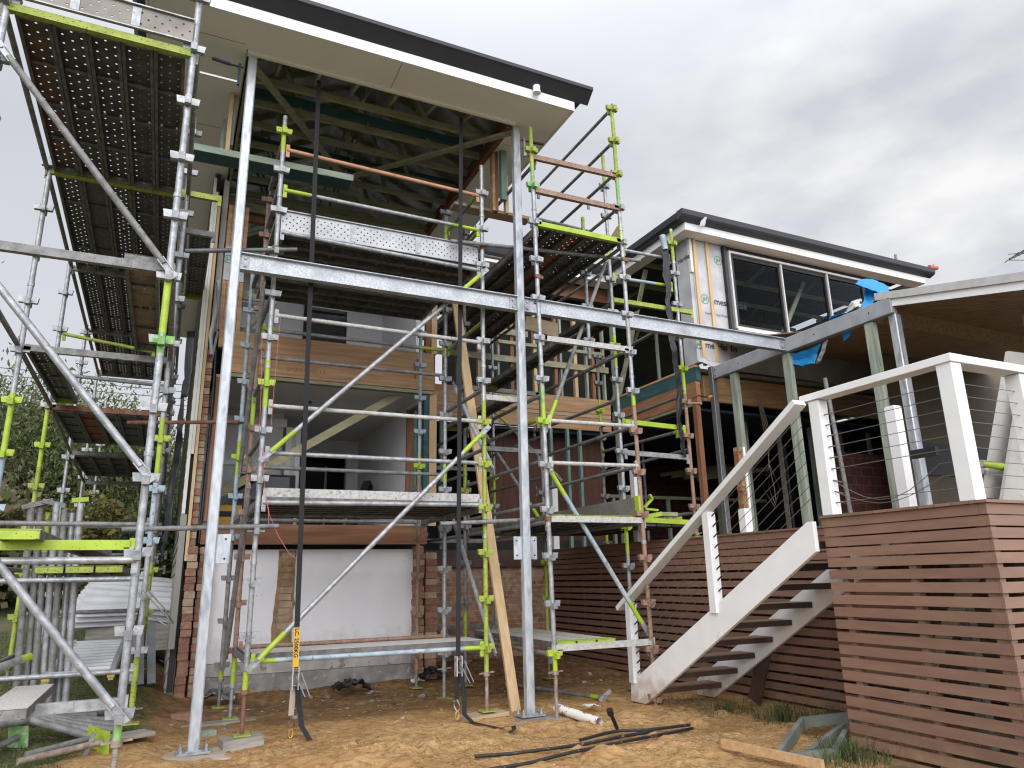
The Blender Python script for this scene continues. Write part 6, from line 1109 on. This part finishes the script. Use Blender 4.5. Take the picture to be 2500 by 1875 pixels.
# screw jacks with square plates in the corner
for k, (x, y, dx, dy, lab) in enumerate(((-.98, 8.28, .5, .30, 'lime plated screw jack lying on its side, rearmost of the heap'), (-1.0, 8.02, .62, .35, 'rusty screw jack with wing nut lying in front of the heap'), (-1.35, 8.45, .22, .40, 'pale green screw jack lying in the heap'), (-1.5, 7.75, .10, .30, 'lime tube end poking out at the corner'), (-1.38, 7.62, .16, .22, 'second lime tube end at the corner'))):
    z = gh(x, y) + .06; t = thing('screw_jack', lab, 'screw jack', (x, y, z), 'screw jacks heaped at the lower left'); q = (x + dx, y + dy, gh(x + dx, y + dy) + .10)
    MB().tube((x, y, z), q, .030, 'galv_old' if k != 1 else 'thread', 12, bands=[(.75, 1, 'lime')] if k > 2 else None).build('shaft', t)
    if k < 3:
        d = (V(q) - V((x, y, z))).normalized(); MB().bar(V(q), V(q) + d * .012, .20, .20, 'lime' if k != 2 else 'green_worn').build('plate', t)
    if k == 1: MB().bar(V(q) - d * .12 + V((-.03, 0, -.09)), V(q) - d * .12 + V((.03, 0, .10)), .04, .03, 'galv_old', (0, 1, 0)).build('wing_nut', t)
o = thing('trestle_plank', 'aluminium plank with pale cross rungs lying behind the left scaffold', 'ladder', (-.9, 10.4, .75)); YA, YB = 9.35, 11.9
for x in (-1.02, -.42): MB().bar((x, YA, .66), (x + .0, YB, .84), .05, .10, 'alu').build('rail', o)
for k in range(11): MB().bar((-1.0, YA + .1 + k * .23, .70 + .0162 * k), (-.44, YA + .1 + k * .23, .70 + .0162 * k), .10, .03, 'sheet_white').build('rung', o)
for x in (-1.02, -.42): MB().box(x - .035, x + .035, YA - .03, YA + .01, .64, .70, 'yellow').build('end_cap', o)
for x, y in ((-.95, 9.6), (-.5, 11.6)): MB().box(x - .03, x + .03, y - .03, y + .03, gh(x, y) - .05, .70, 'galv_old').build('leg', o)
for i in range(4):
    m = MB(); vs = []; fs = []; NY, NX = 54, 10; z0 = 1.0 + i * .075
    for a in range(NY + 1):
        t = a / NY; rib = .045 if (a % 9) in (3, 4) else 0
        for b_ in range(NX + 1):
            q = b_ / NX; x = -1.25 + .05 * i + 1.35 * q + .10 * math.sin(t * 4) * q; y = 13.0 + 1.7 * t + .25 * q
            vs.append((x, y, z0 + .50 * t + rib - .22 * max(0, q - .72) ** 1.3 * (2 - i * .3) + .10 * (1 - q) ** 2 * (1 - abs(2 * t - 1))))
    for a in range(NY):
        for b_ in range(NX): c = a * (NX + 1) + b_; fs.append((c, c + 1, c + NX + 2, c + NX + 1))
    m.add(vs, fs, 'sheet_white'); o = m.build('roof_sheet'); sf = o.modifiers.new('solid', 'SOLIDIFY'); sf.thickness = .012; tag(o, ['lowest', 'second lowest', 'second from the top', 'topmost'][i] + ' white ribbed roofing sheet of the stack on the lawn', 'roofing sheet', 'white roofing sheets stacked on the lawn')
o = MB().box(-1.0, .15, 13.15, 13.27, .60, .99, 'grey_timber').build('sheet_bearer'); tag(o, 'front timber bearer under the white roofing sheets', 'timber'); o = MB().box(-1.0, .15, 14.2, 14.3, .6, 1.28, 'grey_timber').build('sheet_bearer'); tag(o, 'rear timber bearer under the white roofing sheets', 'timber')
for k in range(3):
    o = MB().bar((-.02 - .14 * k, 11.35, .30), (-.10 - .14 * k, 11.7, 1.06), .13, .10, 'steel_dark', (1, 0, 0)).build('gutter_length'); tag(o, ['grey gutter offcut nearest the weatherboards', 'grey gutter offcut in the middle of the leaning three', 'outermost grey gutter offcut of the leaning three'][k], 'gutter', 'gutter offcuts leaning by the house corner')
o = MB().bar((-.42, 11.0, .3), (-.24, 11.8, 1.4), .02, .03, 'dark_deck').build('leaning_batten'); tag(o, 'thin dark batten leaning beside the gutter offcuts', 'timber')
o = MB().path([(-.1, 6.42, 1.55), (.02, 6.5, 1.42), (.1, 6.55, 1.30), (.05, 6.6, 1.28), (-.06, 6.5, 1.36), (-.12, 6.42, 1.5)], .006, 'galv_old', 8).path([(-.14, 6.4, 1.56), (-.05, 6.38, 1.46), (.06, 6.45, 1.34)], .006, 'galv_old', 8).build('cable_loop'); tag(o, 'looped cable tied to the nearest scaffold pole', 'cable')
# ------------------------------------------------------------------ trees, shrubs, wires, antenna
def tree(name, x, y, z, h, r, n, mats, lab, cat='tree', grp=None, size=.16, droop=.5, cl=26, low=.2):
    t = thing(name, lab, cat, (x, y, z), grp); rr = random.Random(int(abs(x) * 91 + y * 13 + h * 7)); m = MB(); tips = []
    m.tube((x, y, z - .2), (x + .1, y, z + h * .35), h * .028, 'bark', 9, r2=h * .02)
    for k in range(cl):
        a = rr.uniform(0, 6.28); e = math.sqrt(rr.random()); ph = rr.uniform(low, 1)
        rad = r * e * (1 - .55 * max(0, ph - .5) * 2 * .8); tip = (x + rad * math.cos(a), y + rad * math.sin(a), z + h * ph * (.97 - .08 * rr.random())); tips.append(tip)
        mid = lerp((x + .05, y, z + h * min(.35, ph * .5)), tip, .5); mid = (mid[0], mid[1], mid[2] + .05 * h)
        m.path([(x + .05, y, z + h * min(.33, ph * .45)), mid, tip], h * .006, 'bark', 5)
    m.build('trunk', t); c = MB()
    for i in range(n):
        tp = tips[rr.randrange(len(tips))]; s = r * .28; px_, py_, pz_ = (rr.gauss(0, 1) for _ in range(3))
        p = V((tp[0] + px_ * s, tp[1] + py_ * s, tp[2] + pz_ * s * .75 - abs(rr.gauss(0, 1)) * s * droop))
        if p.z < z + .05: continue
        d = V((rr.uniform(-1, 1), rr.uniform(-1, 1), rr.uniform(-1, .6) - droop * .8)).normalized(); a = d.cross(V((rr.uniform(-1, 1), rr.uniform(-1, 1), rr.uniform(-1, 1)))).normalized(); L_ = size * rr.uniform(.5, 1.4); w = L_ * (.16 if droop > .4 else .36)
        c.add([p, p + d * L_ * .5 + a * w, p + d * L_, p + d * L_ * .5 - a * w], [(0, 1, 2, 3)], rr.choice(mats))
    c.build('crown', t); return t
GB = 'trees behind the left scaffold'
tree('tree', -6.5, 24, 1.3, 5.9, 3.6, 60000, ['leaf_olive', 'leaf_olive', 'leaf_dry', 'leaf_dark'], 'wide olive grey tree filling the left edge behind the scaffold', grp=GB, size=.17, droop=.8, cl=90)
tree('tree', -3.6, 27, 1.4, 6.4, 3.2, 60000, ['leaf_olive', 'leaf_bright', 'leaf_olive', 'leaf_dark'], 'tallest olive tree behind the white roofing sheets', grp=GB, size=.17, droop=.8, cl=90)
tree('tree', -.9, 29, 1.4, 5.6, 2.9, 34000, ['leaf_olive', 'leaf_bright', 'leaf_dark'], 'drooping green tree seen beside the weatherboard wall', grp=GB, size=.17, droop=.9, cl=80)
tree('tree', -9.5, 31, 1.4, 6.5, 4.5, 30000, ['leaf_dark', 'leaf_olive'], 'dark tree farthest left in the background', grp=GB, size=.22, droop=.6, cl=60); tree('tree', 1.5, 34, 1.4, 5.5, 4, 22000, ['leaf_dark', 'leaf_olive'], 'dark tree behind the far end of the weatherboard wall', grp=GB, size=.22, droop=.6, cl=50)
tree('tree', -1.9, 24.5, 1.3, 5.2, 2.6, 30000, ['leaf_olive', 'leaf_bright', 'leaf_olive'], 'lighter olive tree between the tallest one and the weatherboard wall', grp=GB, size=.16, droop=.8, cl=80)
GS = 'shrubs along the back of the lawn'
tree('shrub', -1.7, 19.5, 1.2, 2.3, 1.15, 5000, ['leaf_yellow', 'leaf_yellow', 'leaf_bright', 'leaf_dry'], 'yellow flowering shrub under the far planks', 'shrub', GS, .13, .1, 40, .1); tree('shrub', -.75, 20.5, 1.2, 1.9, .9, 3500, ['leaf_bright', 'leaf_yellow', 'leaf_bright'], 'bright green shrub beside the hanging black plastic', 'shrub', GS, .13, .1, 34, .1)
tree('shrub', -.05, 18.2, 1.0, 2.2, .75, 4500, ['leaf_dark', 'leaf_bright', 'leaf_dark'], 'dark glossy shrub against the weatherboard wall', 'shrub', GS, .11, .1, 34, .1); tree('shrub', -4.3, 18.5, 1.2, 2.4, 1.6, 5000, ['leaf_dry', 'leaf_dry', 'leaf_olive'], 'brown dry shrub at the left edge', 'shrub', GS, .2, .3, 44, .1)
tree('shrub', -2.9, 20.5, 1.2, 1.8, 1.5, 5000, ['leaf_dark', 'leaf_dry', 'leaf_olive'], 'dull green shrub behind the upright tubes', 'shrub', GS, .18, .2, 40, .05); tree('shrub', -.3, 23, 1.3, 2.6, 1.3, 5000, ['leaf_dark', 'leaf_olive'], 'dark shrub behind the dark glossy one', 'shrub', GS, .16, .2, 40, .1); tree('shrub', -6, 19.5, 1.2, 2.3, 1.8, 5000, ['leaf_dark', 'leaf_olive'], 'dark green shrub beyond the brown dry one', 'shrub', GS, .2, .2, 44, .05)
t = thing('rose_bush', 'bush with pale pink blossoms behind the lawn', 'bush', (-.9, 20, 1.3)); m = MB()
for i in range(260):
    p = V((-.92 + R.gauss(0, .13), 19.6 + R.gauss(0, .1), 2.42 + R.gauss(0, .12))); a = V((R.uniform(-1, 1), R.uniform(-1, 1), R.uniform(-1, 1))).normalized(); b_ = a.cross(V((.3, .5, 1))).normalized(); m.add([p, p + a * .05 + b_ * .03, p + a * .09, p + a * .05 - b_ * .03], [(0, 1, 2, 3)], 'petal')
m.build('blossoms', t); MB().path([(-.9, 19.65, 1.2), (-.93, 19.6, 1.9), (-.92, 19.6, 2.4)], .02, 'twig', 6).path([(-.85, 19.65, 1.2), (-.8, 19.6, 2.0), (-.88, 19.6, 2.45)], .015, 'twig', 6).build('stem', t)
for i in range(4):
    o = MB().path([(-40, 38, 12.5 - .35 * i), (-15, 38, 11.3 - .35 * i), (10, 38, 11.0 - .35 * i), (40, 38, 12.3 - .35 * i)], .018, 'black_mat', 5).build('power_line'); tag(o, ['topmost', 'second highest', 'third highest', 'lowest'][i] + ' power line crossing the sky behind the left scaffold', 'power line', 'power lines')
t = thing('antenna', 'television antenna at the right edge above the verandah roof', 'antenna', (17.6, 10, 5.5)); MB().tube((19.314,10,6.373), (20.351,10,9.933), .025, 'alu', 8).build('mast', t)
m = MB().bar((19.194,10,9.341), (20.344,10,9.859), .03, .03, 'steel_dark')
for k in range(5):
    c = V(lerp((19.194,10,9.341), (20.344,10,9.859), .1 + .2 * k)); m.tube(c + V((-.16, -.28, 0)), c + V((.16, .28, 0)), .011, 'steel_dark', 6)
m.tube((19.178,10,9.455), (20.203,10,9.713), .011, 'steel_dark', 6).tube((19.233,10,9.302), (20.116,10,9.459), .011, 'steel_dark', 6).build('boom', t)
o = MB().tube((17.603,12,10.038), (17.593,12,9.568), .035, 'galv_old', 8).build('vent_pipe'); tag(o, 'grey vent pipe poking over the wing roof edge', 'pipe')
o = crumple('plastic_scrap', [[(8.584,9.66,7.941), (8.757,9.66,8.002)], [(8.668,9.66,8.088), (8.785,9.66,8.068)], [(8.79,9.66,8.199), (8.808,9.66,8.186)]], 'wrap', .02, 4); tag(o, 'scrap of clear plastic caught on the wing gutter', 'plastic')
for o in list(bpy.data.objects):
    if '_o' in o: del o['_o']
bpy.context.view_layer.update()
